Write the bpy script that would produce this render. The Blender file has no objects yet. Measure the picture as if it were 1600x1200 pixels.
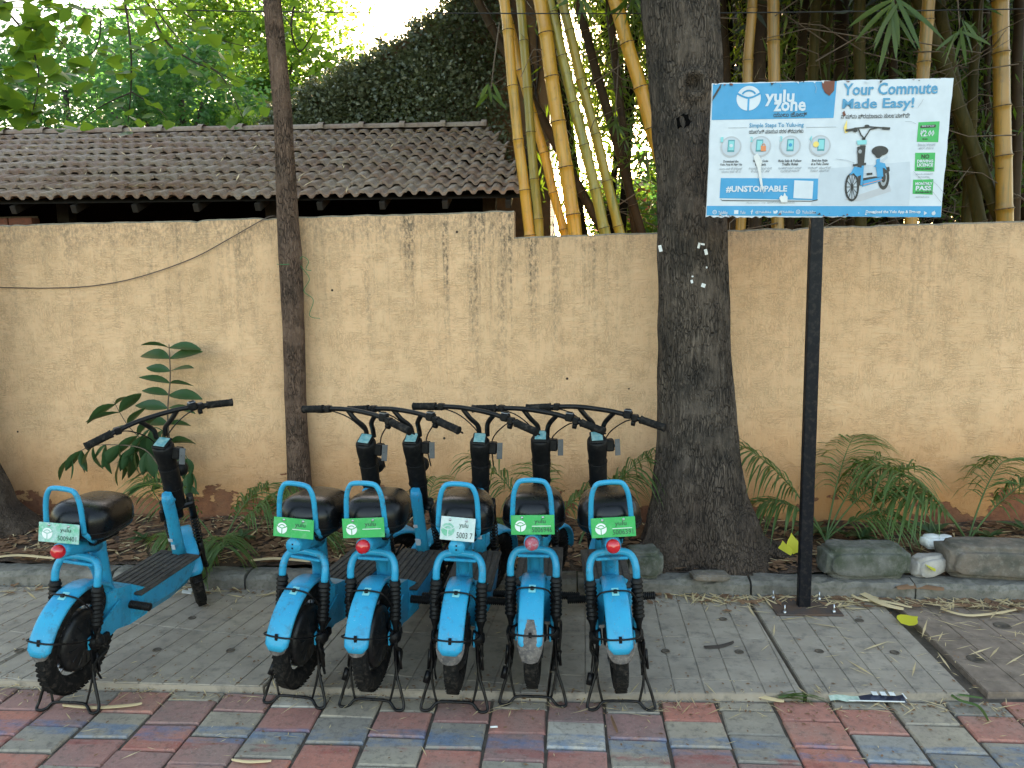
import bpy, bmesh, math, random
import numpy as np
from math import sin, cos, pi, radians, degrees, sqrt, atan2
from mathutils import Vector, Matrix, Euler

random.seed(11)
rng = np.random.default_rng(5)
scene = bpy.context.scene
C = scene.collection

# ------------------------------------------------------------------ camera
EYE = Vector((0, 0, 1.65))
PITCH, YAW, ROLL, FPX = radians(7.0), radians(4.3), radians(0.8), 1202.0
_f = Vector((0, cos(PITCH), -sin(PITCH))); _u = Vector((0, sin(PITCH), cos(PITCH))); _r = Vector((1, 0, 0))
_rz = Matrix.Rotation(YAW, 3, 'Z')
_f, _u, _r = _rz @ _f, _rz @ _u, _rz @ _r
CR = cos(ROLL) * _r - sin(ROLL) * _u
CU = cos(ROLL) * _u + sin(ROLL) * _r
CF = _f
cam_data = bpy.data.cameras.new('camera')
cam = bpy.data.objects.new('camera', cam_data)
C.objects.link(cam)
cam.matrix_world = Matrix(((CR.x, CU.x, -CF.x, EYE.x), (CR.y, CU.y, -CF.y, EYE.y), (CR.z, CU.z, -CF.z, EYE.z), (0, 0, 0, 1)))
cam_data.sensor_width = 36
cam_data.lens = 36 * FPX / 1600
cam_data.clip_end = 2000
cam_data.clip_start = 0.05
scene.camera = cam

# ------------------------------------------------------------------ sky and sun
SUN_EL, SUN_AZ = radians(10.5), radians(1.0)
world = bpy.data.worlds.new('World'); scene.world = world
world.use_nodes = True
wn = world.node_tree; wn.nodes.clear()
sky = wn.nodes.new('ShaderNodeTexSky'); sky.sky_type = 'NISHITA'; sky.sun_disc = False
sky.sun_elevation = SUN_EL; sky.sun_rotation = SUN_AZ
sky.air_density = 1.0; sky.dust_density = 2.0; sky.ozone_density = 1.0
bg = wn.nodes.new('ShaderNodeBackground'); bg.inputs['Strength'].default_value = 0.15
wo = wn.nodes.new('ShaderNodeOutputWorld')
wn.links.new(sky.outputs[0], bg.inputs[0]); wn.links.new(bg.outputs[0], wo.inputs[0])
sun_data = bpy.data.lights.new('sun', 'SUN'); sun_data.energy = 4.2; sun_data.angle = radians(0.5)
sun_data.color = (1.0, 0.9, 0.74)
sun = bpy.data.objects.new('sun', sun_data); C.objects.link(sun)
_sd = Vector((sin(SUN_AZ) * cos(SUN_EL), cos(SUN_AZ) * cos(SUN_EL), sin(SUN_EL)))
sun.rotation_euler = _sd.to_track_quat('Z', 'Y').to_euler()
scene.view_settings.view_transform = 'Standard'
scene.view_settings.look = 'None'
scene.view_settings.exposure = 2.85
scene.view_settings.use_white_balance = True
scene.view_settings.white_balance_temperature = 7700
scene.view_settings.white_balance_tint = 13
scene.view_settings.gamma = 1.0
scene.view_settings.use_curve_mapping = False
scene.cycles.use_denoising = True
scene.cycles.max_bounces = 8
scene.cycles.transparent_max_bounces = 6

# ------------------------------------------------------------------ placing
def W(px, py, Y):
    """the point at world depth Y whose place in the photograph is px, py (authoring aid)"""
    d = CF + CR * ((px - 800) / FPX) - CU * ((py - 600) / FPX)
    return EYE + d * (Y / d.y)

def G(px, py, z=0.0):
    d = CF + CR * ((px - 800) / FPX) - CU * ((py - 600) / FPX)
    return EYE + d * ((z - EYE.z) / d.z)

# ------------------------------------------------------------------ materials
MATS = {}
class NT:
    def __init__(s, name):
        s.m = bpy.data.materials.new(name); s.m.use_nodes = True
        s.t = s.m.node_tree; s.t.nodes.clear()
        s.out = s.t.nodes.new('ShaderNodeOutputMaterial')
        s.tc = s.t.nodes.new('ShaderNodeTexCoord')
        s.geo = s.t.nodes.new('ShaderNodeNewGeometry')
        MATS[name] = s.m
    def n(s, typ, **kw):
        nd = s.t.nodes.new('ShaderNode' + typ)
        for k, v in kw.items():
            if k.startswith('i_'):
                key = k[2:]; key = int(key) if key.isdigit() else key.replace('_', ' ')
                nd.inputs[key].default_value = v
            else: setattr(nd, k, v)
        return nd
    def l(s, a, b): s.t.links.new(a, b)
    def obj(s): return s.tc.outputs['Object']
    def pos(s): return s.geo.outputs['Position']
    def mapping(s, vec, scale=(1, 1, 1), rot=(0, 0, 0), loc=(0, 0, 0)):
        m = s.n('Mapping'); m.inputs['Scale'].default_value = scale; m.inputs['Rotation'].default_value = rot
        m.inputs['Location'].default_value = loc
        s.l(vec, m.inputs['Vector']); return m.outputs[0]
    def noise(s, vec, scale=5, detail=4, rough=.55, dist=0.0):
        nd = s.n('TexNoise'); nd.inputs['Scale'].default_value = scale; nd.inputs['Detail'].default_value = detail
        nd.inputs['Roughness'].default_value = rough; nd.inputs['Distortion'].default_value = dist
        s.l(vec, nd.inputs['Vector']); return nd.outputs['Fac']
    def ramp(s, fac, a, b, ca=(0, 0, 0, 1), cb=(1, 1, 1, 1)):
        r = s.n('ValToRGB'); e = r.color_ramp.elements
        e[0].position = a; e[0].color = ca; e[1].position = b; e[1].color = cb
        s.l(fac, r.inputs[0]); return r.outputs[0]
    def mr(s, v, a, b, o0=0.0, o1=1.0):
        m = s.n('MapRange'); s.l(v, m.inputs['Value'])
        for k, q in (('From Min', a), ('From Max', b), ('To Min', o0), ('To Max', o1)): m.inputs[k].default_value = q
        return m.outputs[0]
    def mix(s, fac, a, b, mode='MIX'):
        m = s.n('Mix'); m.data_type = 'RGBA'; m.blend_type = mode
        for i, v in ((0, fac), (6, a), (7, b)):
            if hasattr(v, 'is_output'): s.l(v, m.inputs[i])
            elif i == 0: m.inputs[0].default_value = v
            else: m.inputs[i].default_value = (*v[:3], 1)
        return m.outputs[2]
    def math(s, op, a, b=None, c=None):
        m = s.n('Math', operation=op)
        for i, v in enumerate((a, b, c)):
            if v is None: continue
            if hasattr(v, 'is_output'): s.l(v, m.inputs[i])
            else: m.inputs[i].default_value = v
        return m.outputs[0]
    def sep(s, v):
        x = s.n('SeparateXYZ'); s.l(v, x.inputs[0]); return x.outputs
    def bump(s, h, strength=.4, dist=.01, normal=None):
        b = s.n('Bump'); b.inputs['Strength'].default_value = strength; b.inputs['Distance'].default_value = dist
        s.l(h, b.inputs['Height'])
        if normal is not None: s.l(normal, b.inputs['Normal'])
        return b.outputs[0]
    def bsdf(s, col, rough=.6, normal=None, metal=0.0, coat=0.0, spec=.5):
        p = s.n('BsdfPrincipled')
        for k, v in (('Base Color', col), ('Roughness', rough), ('Metallic', metal)):
            if hasattr(v, 'is_output'): s.l(v, p.inputs[k])
            elif k == 'Base Color': p.inputs[k].default_value = (*v[:3], 1)
            else: p.inputs[k].default_value = v
        p.inputs['Coat Weight'].default_value = coat; p.inputs['Coat Roughness'].default_value = .12
        p.inputs['Specular IOR Level'].default_value = spec
        if normal is not None: s.l(normal, p.inputs['Normal'])
        s.p = p
        return p.outputs[0]
    def done(s, sh): s.l(sh, s.out.inputs[0]); return s.m

def simple(name, col, rough=.6, var=.25, scale=12, bump=.2, bscale=80, bdist=.002, metal=0, coat=0, col2=None, dirt=None, dirt_amt=.5, randval=0.0, spec=.5):
    s = NT(name)
    rnd = s.n('ObjectInfo').outputs['Random']
    vec = s.n('VectorMath', operation='ADD'); s.l(s.obj(), vec.inputs[0])
    cmb = s.n('CombineXYZ'); m10 = s.math('MULTIPLY', rnd, 37.0); s.l(m10, cmb.inputs[0]); s.l(m10, cmb.inputs[1]); s.l(cmb.outputs[0], vec.inputs[1])
    v = vec.outputs[0]
    n1 = s.noise(v, scale, 5, .6)
    c2 = col2 if col2 else tuple(c * (1 - var) for c in col)
    c = s.mix(s.ramp(n1, .35, .65), col, c2)
    if dirt:
        n2 = s.noise(v, scale * 2.7, 6, .7)
        c = s.mix(s.math('MULTIPLY', s.ramp(n2, .5, .68), dirt_amt), c, dirt)
    if randval:
        hs = s.n('HueSaturation'); s.l(c, hs.inputs['Color'])
        s.l(s.math('MULTIPLY_ADD', rnd, randval, 1 - randval / 2), hs.inputs['Value']); c = hs.outputs[0]
    nm = s.bump(s.noise(v, bscale, 4, .65), bump, bdist)
    rr = s.math('MULTIPLY_ADD', n1, .25, rough - .12)
    return s.done(s.bsdf(c, rr, nm, metal, coat, spec))

def leafmat(name, col, col2, trans=.45, rough=.45, tcol=None):
    s = NT(name)
    isl = s.geo.outputs['Random Per Island']
    c = s.mix(isl, col, col2)
    n = s.noise(s.pos(), 1.3, 3)
    c = s.mix(s.math('MULTIPLY', s.ramp(n, .35, .7), .5), c, tuple(x * 1.35 for x in col2))
    pb = s.bsdf(c, rough, None, 0, 0, .4)
    tr = s.n('BsdfTranslucent')
    tc = tcol if tcol else (min(1, col2[0] * 2.2 + .02), min(1, col2[1] * 2.2), col2[2] * .8)
    s.l(s.mix(isl, tc, tuple(x * .7 for x in tc)), tr.inputs[0])
    mx = s.n('MixShader'); mx.inputs[0].default_value = trans
    s.l(pb, mx.inputs[1]); s.l(tr.outputs[0], mx.inputs[2])
    return s.done(mx.outputs[0])

# --- bicycle materials
def paint_mat():
    s = NT('blue_paint')
    rnd = s.n('ObjectInfo').outputs['Random']
    vec = s.n('VectorMath', operation='ADD'); s.l(s.pos(), vec.inputs[0])
    cmb = s.n('CombineXYZ'); s.l(rnd, cmb.inputs[2]); s.l(cmb.outputs[0], vec.inputs[1]); v = vec.outputs[0]
    base = s.mix(s.ramp(s.noise(v, 9, 4), .3, .7), (.001, .255, .45), (.002, .31, .50))
    grime = s.ramp(s.noise(v, 22, 6, .7), .54, .72)
    base = s.mix(s.math('MULTIPLY', grime, s.math('MULTIPLY_ADD', rnd, .6, .35)), base, (.045, .10, .13))
    base = s.mix(s.math('MULTIPLY', s.ramp(s.noise(v, 2.3, 3), .45, .7), .22), base, (.035, .30, .42))
    chip = s.ramp(s.noise(s.mapping(v, (1, 1, .5)), 75, 5, .75), .63, .66)
    base = s.mix(s.math('MULTIPLY', chip, .85), base, (.16, .14, .12))
    light = s.ramp(s.noise(s.mapping(v, (1, 1, .25), (0.4, .3, 0)), 160, 4, .7), .66, .72)
    base = s.mix(s.math('MULTIPLY', light, .5), base, (.45, .60, .68))
    rough = s.math('MULTIPLY_ADD', grime, .3, .3)
    nm = s.bump(s.noise(v, 60, 4), .12, .002)
    return s.done(s.bsdf(base, rough, nm, 0, .08, .25))
M = {}
M['paint'] = paint_mat()
M['black_plastic'] = simple('black_plastic', (.006, .006, .0065), .5, .3, 20, .25, 200, .001, dirt=(.035, .03, .026), dirt_amt=.35, spec=.2)
M['black_metal'] = simple('black_metal', (.005, .005, .006), .38, .3, 20, .15, 90, .001, dirt=(.05, .035, .025), dirt_amt=.4, spec=.25)
M['leather'] = simple('seat_vinyl', (.004, .004, .0045), .26, .3, 8, .3, 260, .0007, dirt=(.02, .018, .016), dirt_amt=.25, spec=.32)
M['rubber'] = simple('rubber', (.010, .0095, .009), .8, .3, 15, .4, 120, .001, dirt=(.075, .06, .05), dirt_amt=.6, spec=.15)
M['motor'] = simple('motor_casing', (.007, .007, .0075), .45, .3, 15, .3, 100, .001, dirt=(.05, .042, .036), dirt_amt=.5, spec=.4)
M['alloy'] = simple('alloy', (.32, .32, .33), .42, .3, 20, .2, 120, .001, metal=.8, dirt=(.10, .09, .08), dirt_amt=.6)
M['chrome'] = simple('bolt_steel', (.55, .55, .56), .3, .3, 30, .1, 100, .0005, metal=.9)
M['deck'] = simple('deck_rubber', (.022, .020, .019), .75, .3, 18, .5, 90, .002, col2=(.055, .047, .04), dirt=(.11, .09, .07), dirt_amt=.6)
M['worn_flap'] = simple('worn_flap', (.13, .11, .10), .7, .3, 30, .4, 110, .001, col2=(.055, .05, .05), dirt=(.28, .24, .2), dirt_amt=.6)
M['red_lens'] = simple('red_lens', (.62, .012, .02), .18, .3, 30, .1, 300, .0005, coat=.6)
M['dull_lens'] = simple('dull_lens', (.42, .07, .10), .5, .3, 22, .2, 80, .001, dirt=(.35, .45, .5), dirt_amt=.7)
M['plate_green'] = simple('plate_green', (.003, .38, .09), .45, .15, 14, .1, 80, .0005, dirt=(.35, .5, .38), dirt_amt=.22)
M['plate_faded'] = simple('plate_faded', (.06, .40, .22), .5, .15, 26, .1, 80, .0005, col2=(.30, .50, .46), dirt=(.5, .6, .6), dirt_amt=.8)
M['plate_white'] = simple('plate_white', (.58, .64, .64), .5, .15, 20, .1, 80, .0005, col2=(.42, .56, .54), dirt=(.10, .42, .25), dirt_amt=.3)
M['ink_white'] = simple('print_white', (.75, .77, .76), .5, .1, 30, .05, 80, .0003)
M['ink_dark'] = simple('print_dark', (.020, .06, .045), .5, .1, 30, .05, 80, .0003)
M['ink_black'] = simple('print_black', (.02, .02, .022), .5, .1, 30, .05, 80, .0003)
M['screen'] = simple('display_glass', (.07, .26, .30), .15, .4, 45, .1, 60, .0003, col2=(.25, .42, .42), coat=.5)
M['grey_plastic'] = simple('grey_plastic', (.10, .105, .11), .5, .3, 20, .2, 100, .001)

# --- setting materials
def wall_mat():
    s = NT('ochre_plaster')
    p = s.pos(); x, y, z = s.sep(p)
    # brushed texture plaster: short ridges running both ways
    warp = s.noise(p, 3.0, 3)
    h1 = s.noise(s.mapping(p, (9, 9, 62)), 1.0, 5, .62, .6)
    h2 = s.noise(s.mapping(p, (55, 55, 8)), 1.0, 5, .62, .6)
    sel = s.ramp(s.noise(p, 5.5, 3), .42, .58)
    rid = s.mix(sel, h1, h2)
    ridc = s.ramp(rid, .40, .60)
    fine = s.noise(p, 160, 3, .6)
    # dark hairline grooves
    v1 = s.n('TexVoronoi', feature='DISTANCE_TO_EDGE'); v1.inputs['Scale'].default_value = 1.0
    dv = s.n('VectorMath', operation='ADD'); s.l(s.mapping(p, (22, 22, 85)), dv.inputs[0])
    nv = s.n('TexNoise'); nv.inputs['Scale'].default_value = 20; s.l(p, nv.inputs['Vector'])
    sc = s.n('VectorMath', operation='SCALE'); sc.inputs['Scale'].default_value = 2.6; s.l(nv.outputs['Color'], sc.inputs[0])
    s.l(sc.outputs[0], dv.inputs[1]); s.l(dv.outputs[0], v1.inputs['Vector'])
    v2 = s.n('TexVoronoi', feature='DISTANCE_TO_EDGE'); v2.inputs['Scale'].default_value = 1.0
    dv2 = s.n('VectorMath', operation='ADD'); s.l(s.mapping(p, (75, 75, 20)), dv2.inputs[0]); s.l(sc.outputs[0], dv2.inputs[1]); s.l(dv2.outputs[0], v2.inputs['Vector'])
    g1 = s.ramp(v1.outputs['Distance'], .01, .13); g2 = s.ramp(v2.outputs['Distance'], .01, .13)
    gate1 = s.ramp(s.noise(p, 9, 5, .7), .44, .60); gate2 = s.ramp(s.noise(s.mapping(p, loc=(7, 3, 5)), 9, 5, .7), .44, .60)
    gr1 = s.mix(gate1, (1, 1, 1), g1); gr2 = s.mix(gate2, (1, 1, 1), g2)
    groove = s.mix(1.0, gr1, gr2, 'MULTIPLY')
    base = s.mix(s.ramp(s.noise(p, 1.3, 5, .6), .3, .7), (.745, .455, .262), (.675, .40, .222))
    base = s.mix(s.math('MULTIPLY', ridc, .22), base, (.78, .56, .34))
    # groove colour
    base = s.mix(s.math('MULTIPLY', s.math('SUBTRACT', 1.0, groove), .32), base, (.25, .155, .07))
    # damp ochre zone near the soil
    zn = s.math('ADD', z, s.math('MULTIPLY', s.math('SUBTRACT', s.noise(p, 2.6, 5, .65), .5), .55))
    low = s.mr(s.math('SUBTRACT', zn, s.mr(x, .3, 1.6, 0.0, .12)), .12, .78, 1.0, 0.0)
    base = s.mix(s.math('MULTIPLY', low, .85), base, (.46, .19, .06))
    # bare red mortar where plaster has come off
    zp = s.math('ADD', z, s.math('MULTIPLY', s.math('SUBTRACT', s.noise(s.mapping(p, (1, 1, 1.8)), 3.1, 6, .62), .5), 1.15))
    peel = s.ramp(zp, .205, .215, (1, 1, 1, 1), (0, 0, 0, 1))
    red = s.mix(s.ramp(s.noise(p, 18, 5, .7), .35, .65), (.17, .062, .035), (.27, .10, .05))
    base = s.mix(peel, base, red)
    # rain streaks from the top
    st = s.noise(s.mapping(p, (11, 11, .30)), 1.0, 4, .7)
    st = s.ramp(st, .49, .63)
    zone = s.mr(s.math('ADD', z, s.math('MULTIPLY', s.noise(s.mapping(p, (3, 3, .2)), 1, 3), 1.2)), 1.5, 2.5)
    xs = s.ramp(s.noise(s.mapping(x_only(s, x), (1, 1, 1)), .8, 2), .30, .55)
    spk = s.ramp(s.noise(s.mapping(p, (70, 70, 40)), 1, 4, .7), .40, .62)
    cen = s.math('ABSOLUTE', s.math('ADD', x, .50))
    win = s.ramp(cen, .25, 1.0, (1, 1, 1, 1), (.30, .30, .30, 1))
    streak = s.math('MULTIPLY', s.math('MULTIPLY', st, zone), s.math('MULTIPLY', s.math('MULTIPLY', spk, win), 1.3))
    streak = s.math('MINIMUM', streak, .9)
    base = s.mix(streak, base, (.11, .085, .06))
    st2 = s.math('MULTIPLY', s.ramp(s.noise(s.mapping(p, (2.2, 2.2, .25)), 1, 4, .6), .45, .7), .22)
    base = s.mix(st2, base, (.36, .25, .14))
    # black weathered rim below the coping
    top = s.mr(s.math('ADD', z, s.math('MULTIPLY', s.noise(s.mapping(p, (16, 16, 3)), 1, 4, .7), .45)), 2.12, 2.28)
    base = s.mix(s.math('MULTIPLY', s.math('MULTIPLY', top, spk), .38), base, (.07, .06, .05))
    holes = s.n('TexVoronoi'); holes.inputs['Scale'].default_value = 2.4; s.l(p, holes.inputs['Vector'])
    hole = s.ramp(holes.outputs['Distance'], .018, .024, (1, 1, 1, 1), (0, 0, 0, 1))
    base = s.mix(hole, base, (.03, .02, .015))
    hgt = s.math('MULTIPLY', ridc, .55)
    hgt = s.math('ADD', hgt, s.math('MULTIPLY', groove, .8))
    hgt = s.math('ADD', hgt, s.math('MULTIPLY', fine, .25))
    hgt = s.math('SUBTRACT', hgt, s.math('MULTIPLY', peel, 3.0))
    nm = s.bump(hgt, .75, .004)
    return s.done(s.bsdf(base, .85, nm, 0, 0, .25))
def x_only(s, x):
    c = s.n('CombineXYZ'); s.l(x, c.inputs[0]); return c.outputs[0]
M['wall'] = wall_mat()
M['wall_top'] = simple('weathered_coping', (.30, .24, .17), .9, .4, 14, .5, 60, .006, dirt=(.06, .055, .05), dirt_amt=.7)
M['soil'] = simple('soil', (.105, .060, .038), .95, .4, 9, .8, 45, .02, col2=(.055, .035, .025), dirt=(.16, .11, .075), dirt_amt=.5)
M['bed'] = simple('joint_dirt', (.12, .09, .066), .95, .4, 20, .7, 90, .006, col2=(.065, .05, .038))
M['concrete'] = simple('slab_concrete', (.36, .30, .24), .85, .2, 5, .5, 130, .002, col2=(.26, .215, .172), dirt=(.10, .09, .08), dirt_amt=.6)
M['concrete_brown'] = simple('slab_concrete_stained', (.29, .215, .165), .9, .3, 6, .5, 130, .002, col2=(.17, .125, .095), dirt=(.085, .06, .045), dirt_amt=.55)
M['kerb'] = simple('kerb_concrete', (.20, .18, .155), .9, .4, 12, .7, 60, .006, col2=(.11, .10, .085), dirt=(.045, .05, .032), dirt_amt=.65)
M['granite'] = simple('mossy_granite', (.13, .125, .11), .92, .4, 9, .8, 50, .008, col2=(.05, .058, .036), dirt=(.26, .24, .22), dirt_amt=.35)
M['brown_stone'] = simple('brown_stone', (.17, .13, .10), .92, .4, 9, .8, 50, .008, col2=(.08, .075, .06), dirt=(.26, .23, .20), dirt_amt=.5)
M['pale_stone'] = simple('pale_stone', (.42, .38, .34), .9, .3, 14, .7, 40, .008)
def paver_mat(name, a, b):
    s = NT(name); p = s.pos(); x, y, z = s.sep(p)
    rnd = s.n('ObjectInfo').outputs['Random']
    c = s.mix(s.ramp(s.noise(p, 13, 6, .68), .3, .7), a, b)
    c = s.mix(s.math('MULTIPLY', s.ramp(s.noise(p, 3.3, 4, .6), .45, .65), .45), c, (.24, .20, .17))
    hs = s.n('HueSaturation'); s.l(c, hs.inputs['Color'])
    s.l(s.math('MULTIPLY_ADD', rnd, .40, .80), hs.inputs['Value'])
    s.l(s.math('MULTIPLY_ADD', rnd, .35, .82), hs.inputs['Saturation']); c = hs.outputs[0]
    # worn painted lines, blue and a little red, running along the footpath
    yy = s.math('ADD', y, s.math('MULTIPLY', s.math('SUBTRACT', s.noise(s.mapping(p, (1.2, 1.2, 1)), 1, 3), .5), .12))
    d = s.math('ABSOLUTE', s.math('SUBTRACT', yy, 2.685))
    band = s.ramp(d, .048, .060, (1, 1, 1, 1), (0, 0, 0, 1))
    wear = s.ramp(s.noise(s.mapping(p, (6, 14, 5)), 1, 6, .75), .42, .60)
    c = s.mix(s.math('MULTIPLY', s.math('MULTIPLY', band, wear), .62), c, (.06, .15, .27))
    d2 = s.math('ABSOLUTE', s.math('SUBTRACT', yy, 2.605))
    band2 = s.ramp(d2, .020, .030, (1, 1, 1, 1), (0, 0, 0, 1))
    wear2 = s.ramp(s.noise(s.mapping(p, (5, 12, 5), loc=(9, 2, 0)), 1, 5, .7), .48, .62)
    c = s.mix(s.math('MULTIPLY', s.math('MULTIPLY', band2, wear2), .6), c, (.30, .06, .05))
    grit = s.ramp(s.noise(p, 120, 3, .7), .58, .70)
    c = s.mix(s.math('MULTIPLY', grit, .5), c, (.36, .32, .28))
    c = s.mix(s.math('MULTIPLY', s.ramp(s.noise(p, 32, 6, .75), .50, .66), .5), c, (.075, .062, .052))
    nm = s.bump(s.noise(p, 90, 5, .7), .5, .003)
    nm = s.bump(s.noise(p, 14, 4, .6), .35, .008, nm)
    return s.done(s.bsdf(c, .78, nm, 0, 0, .35))
M['paver_red'] = paver_mat('paver_red', (.42, .19, .15), (.33, .155, .125))
M['paver_grey'] = paver_mat('paver_grey', (.34, .285, .22), (.25, .215, .17))
M['paver_pale'] = paver_mat('paver_pale', (.42, .375, .315), (.33, .30, .255))
def bark_mat(name, a, b, c3, sc=1.0, low=None):
    s = NT(name); p = s.pos(); x, y, z = s.sep(p)
    r1 = s.noise(s.mapping(p, (26 * sc, 26 * sc, 5 * sc)), 1, 6, .7, .8)
    r2 = s.noise(s.mapping(p, (70 * sc, 70 * sc, 22 * sc)), 1, 5, .7)
    c = s.mix(s.ramp(r1, .38, .62), a, b)
    c = s.mix(s.math('MULTIPLY', s.ramp(s.noise(p, 4.5, 5, .65), .45, .65), .7), c, c3)
    c = s.mix(s.math('MULTIPLY', s.ramp(r2, .57, .70), .35), c, tuple(min(1, k * 2.6) for k in b))
    if low: c = s.mix(s.math('MULTIPLY', s.ramp(s.math('ADD', z, s.math('MULTIPLY', s.noise(p, 5, 4), .6)), .35, 1.0, (1, 1, 1, 1), (0, 0, 0, 1)), .6), c, low)
    vv = s.n('TexVoronoi', feature='DISTANCE_TO_EDGE'); vv.inputs['Scale'].default_value = 1.0
    wv = s.n('VectorMath', operation='ADD'); nz = s.n('TexNoise'); nz.inputs['Scale'].default_value = 9; s.l(p, nz.inputs['Vector'])
    ws = s.n('VectorMath', operation='SCALE'); ws.inputs['Scale'].default_value = 3.2; s.l(nz.outputs['Color'], ws.inputs[0])
    s.l(s.mapping(p, (80 * sc, 80 * sc, 13 * sc)), wv.inputs[0]); s.l(ws.outputs[0], wv.inputs[1]); s.l(wv.outputs[0], vv.inputs['Vector'])
    gk = s.ramp(s.noise(p, 6, 4, .7), .40, .58)
    ck = s.mix(gk, (1, 1, 1), s.ramp(vv.outputs['Distance'], .0, .14))
    c = s.mix(s.math('MULTIPLY', s.math('SUBTRACT', 1.0, ck), .60), c, (.012, .010, .009))
    fl = s.ramp(s.noise(s.mapping(p, (90, 90, 60)), 1, 3, .6), .66, .70)
    c = s.mix(s.math('MULTIPLY', fl, .5), c, (.22, .19, .16))
    h = s.math('ADD', s.math('MULTIPLY', r1, 1.0), s.math('MULTIPLY', r2, .5)); h = s.math('ADD', h, s.math('MULTIPLY', ck, .9))
    nm = s.bump(h, 1.0, .035)
    return s.done(s.bsdf(c, .9, nm, 0, 0, .25))
M['bark_big'] = bark_mat('grey_bark', (.082, .062, .048), (.16, .122, .094), (.034, .030, .026), 1.0, (.085, .055, .042))
M['bark_small'] = bark_mat('brown_bark', (.15, .088, .060), (.23, .142, .10), (.10, .066, .048), 1.2)
M['bark_far'] = bark_mat('far_bark', (.09, .075, .06), (.12, .10, .08), (.06, .05, .04), .5)
def tile_mat():
    s = NT('roof_tile'); p = s.pos(); rnd = s.n('ObjectInfo').outputs['Random']
    c = s.mix(s.ramp(rnd, .0, 1.0), (.20, .11, .08), (.30, .225, .185))
    c = s.mix(s.math('MULTIPLY', s.ramp(s.noise(p, 3.5, 5, .7), .38, .62), .65), c, (.30, .25, .21))
    c = s.mix(s.math('MULTIPLY', s.ramp(s.noise(p, 26, 5, .7), .50, .64), .45), c, (.06, .048, .04))
    nm = s.bump(s.noise(p, 60, 5, .7), .5, .004)
    return s.done(s.bsdf(c, .88, nm, 0, 0, .3))
M['tile'] = tile_mat()
M['wood_dark'] = simple('dark_timber', (.015, .011, .008), .8, .3, 14, .5, 60, .004)
M['brick'] = simple('old_brick', (.21, .075, .045), .9, .3, 14, .6, 60, .006, randval=.5, dirt=(.08, .05, .04), dirt_amt=.5)
M['house_wall'] = simple('brown_plaster', (.20, .105, .048), .9, .3, 3, .5, 40, .006, col2=(.13, .070, .036), dirt=(.06, .04, .025), dirt_amt=.5)
M['pink'] = simple('pink_plaster', (.50, .10, .11), .85, .2, 3, .2, 40, .003)
M['white_wall'] = simple('pale_plaster', (.6, .6, .56), .85, .2, 3, .2, 40, .003)
def bamboo_mat(name, a, b, g, amt, spec=.5):
    s = NT(name); rnd = s.n('ObjectInfo').outputs['Random']
    v = s.n('VectorMath', operation='ADD'); s.l(s.pos(), v.inputs[0])
    cm = s.n('CombineXYZ'); s.l(s.math('MULTIPLY', rnd, 40.0), cm.inputs[0]); s.l(cm.outputs[0], v.inputs[1]); v = v.outputs[0]
    c = s.mix(s.ramp(s.noise(v, 4, 4, .6), .35, .65), a, b)
    stripe = s.ramp(s.noise(s.mapping(v, (60, 60, 1.6)), 1, 4, .6), .52, .62)
    c = s.mix(s.math('MULTIPLY', stripe, amt), c, g)
    c = s.mix(s.math('MULTIPLY', s.ramp(s.noise(v, 14, 6, .75), .55, .7), .55), c, (.10, .06, .025))
    nm = s.bump(s.noise(s.mapping(v, (120, 120, 6)), 1, 3), .15, .002)
    return s.done(s.bsdf(c, .38 if spec > .3 else .6, nm, 0, .1 if spec > .3 else 0, spec))
M['bamboo_yellow'] = bamboo_mat('bamboo_yellow', (.48, .215, .015), (.52, .26, .022), (.22, .16, .02), .6)
M['bamboo_green'] = bamboo_mat('bamboo_green', (.060, .042, .008), (.038, .030, .007), (.022, .023, .005), .7, .15)
M['bamboo_amber'] = bamboo_mat('bamboo_amber', (.33, .16, .018), (.26, .13, .016), (.12, .09, .015), .6)
M['bamboo_lime'] = bamboo_mat('bamboo_lime', (.34, .24, .035), (.26, .21, .035), (.15, .16, .03), .7)
M['bamboo_shaded'] = bamboo_mat('bamboo_shaded', (.012, .008, .004), (.007, .005, .003), (.010, .009, .003), .5, .05)  # darker copy for the rear rank: thicket shade put into the stem colour
M['bamboo_brown'] = bamboo_mat('bamboo_brown', (.045, .025, .011), (.025, .014, .007), (.04, .028, .008), .4, .15)
M['bamboo_node'] = simple('bamboo_node', (.10, .065, .03), .7, .3, 20, .3, 60, .002)
M['twig'] = simple('twig', (.13, .09, .06), .85, .3, 20, .3, 60, .002)
M['twig_dark'] = simple('dark_twig', (.05, .035, .028), .85, .3, 20, .3, 60, .002)
M['leaf_far'] = leafmat('leaf_far', (.022, .075, .026), (.06, .15, .045), .45, tcol=(.13, .36, .08))
M['leaf_bright'] = leafmat('leaf_bright', (.035, .090, .015), (.09, .165, .025), .5, tcol=(.24, .44, .045))
M['leaf_ivy'] = leafmat('leaf_ivy', (.040, .056, .032), (.15, .17, .12), .2, .22)
M['leaf_shaded'] = leafmat('leaf_shaded', (.007, .014, .005), (.015, .026, .008), .15)  # leaf colour darkened to carry the shade of the thicket
M['leaf_bamboo'] = leafmat('leaf_bamboo', (.022, .055, .012), (.06, .11, .022), .4)
M['leaf_plant'] = leafmat('leaf_plant', (.022, .060, .026), (.035, .085, .034), .2, .33)
M['leaf_palm'] = leafmat('leaf_palm', (.045, .095, .030), (.10, .165, .055), .35, .4)
M['leaf_weed'] = leafmat('leaf_weed', (.028, .065, .030), (.05, .10, .04), .25)
M['straw'] = leafmat('straw', (.42, .29, .15), (.62, .47, .28), .1, .7)
M['dry_leaf'] = leafmat('dry_leaf', (.10, .045, .028), (.24, .13, .07), .1, .8)
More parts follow.
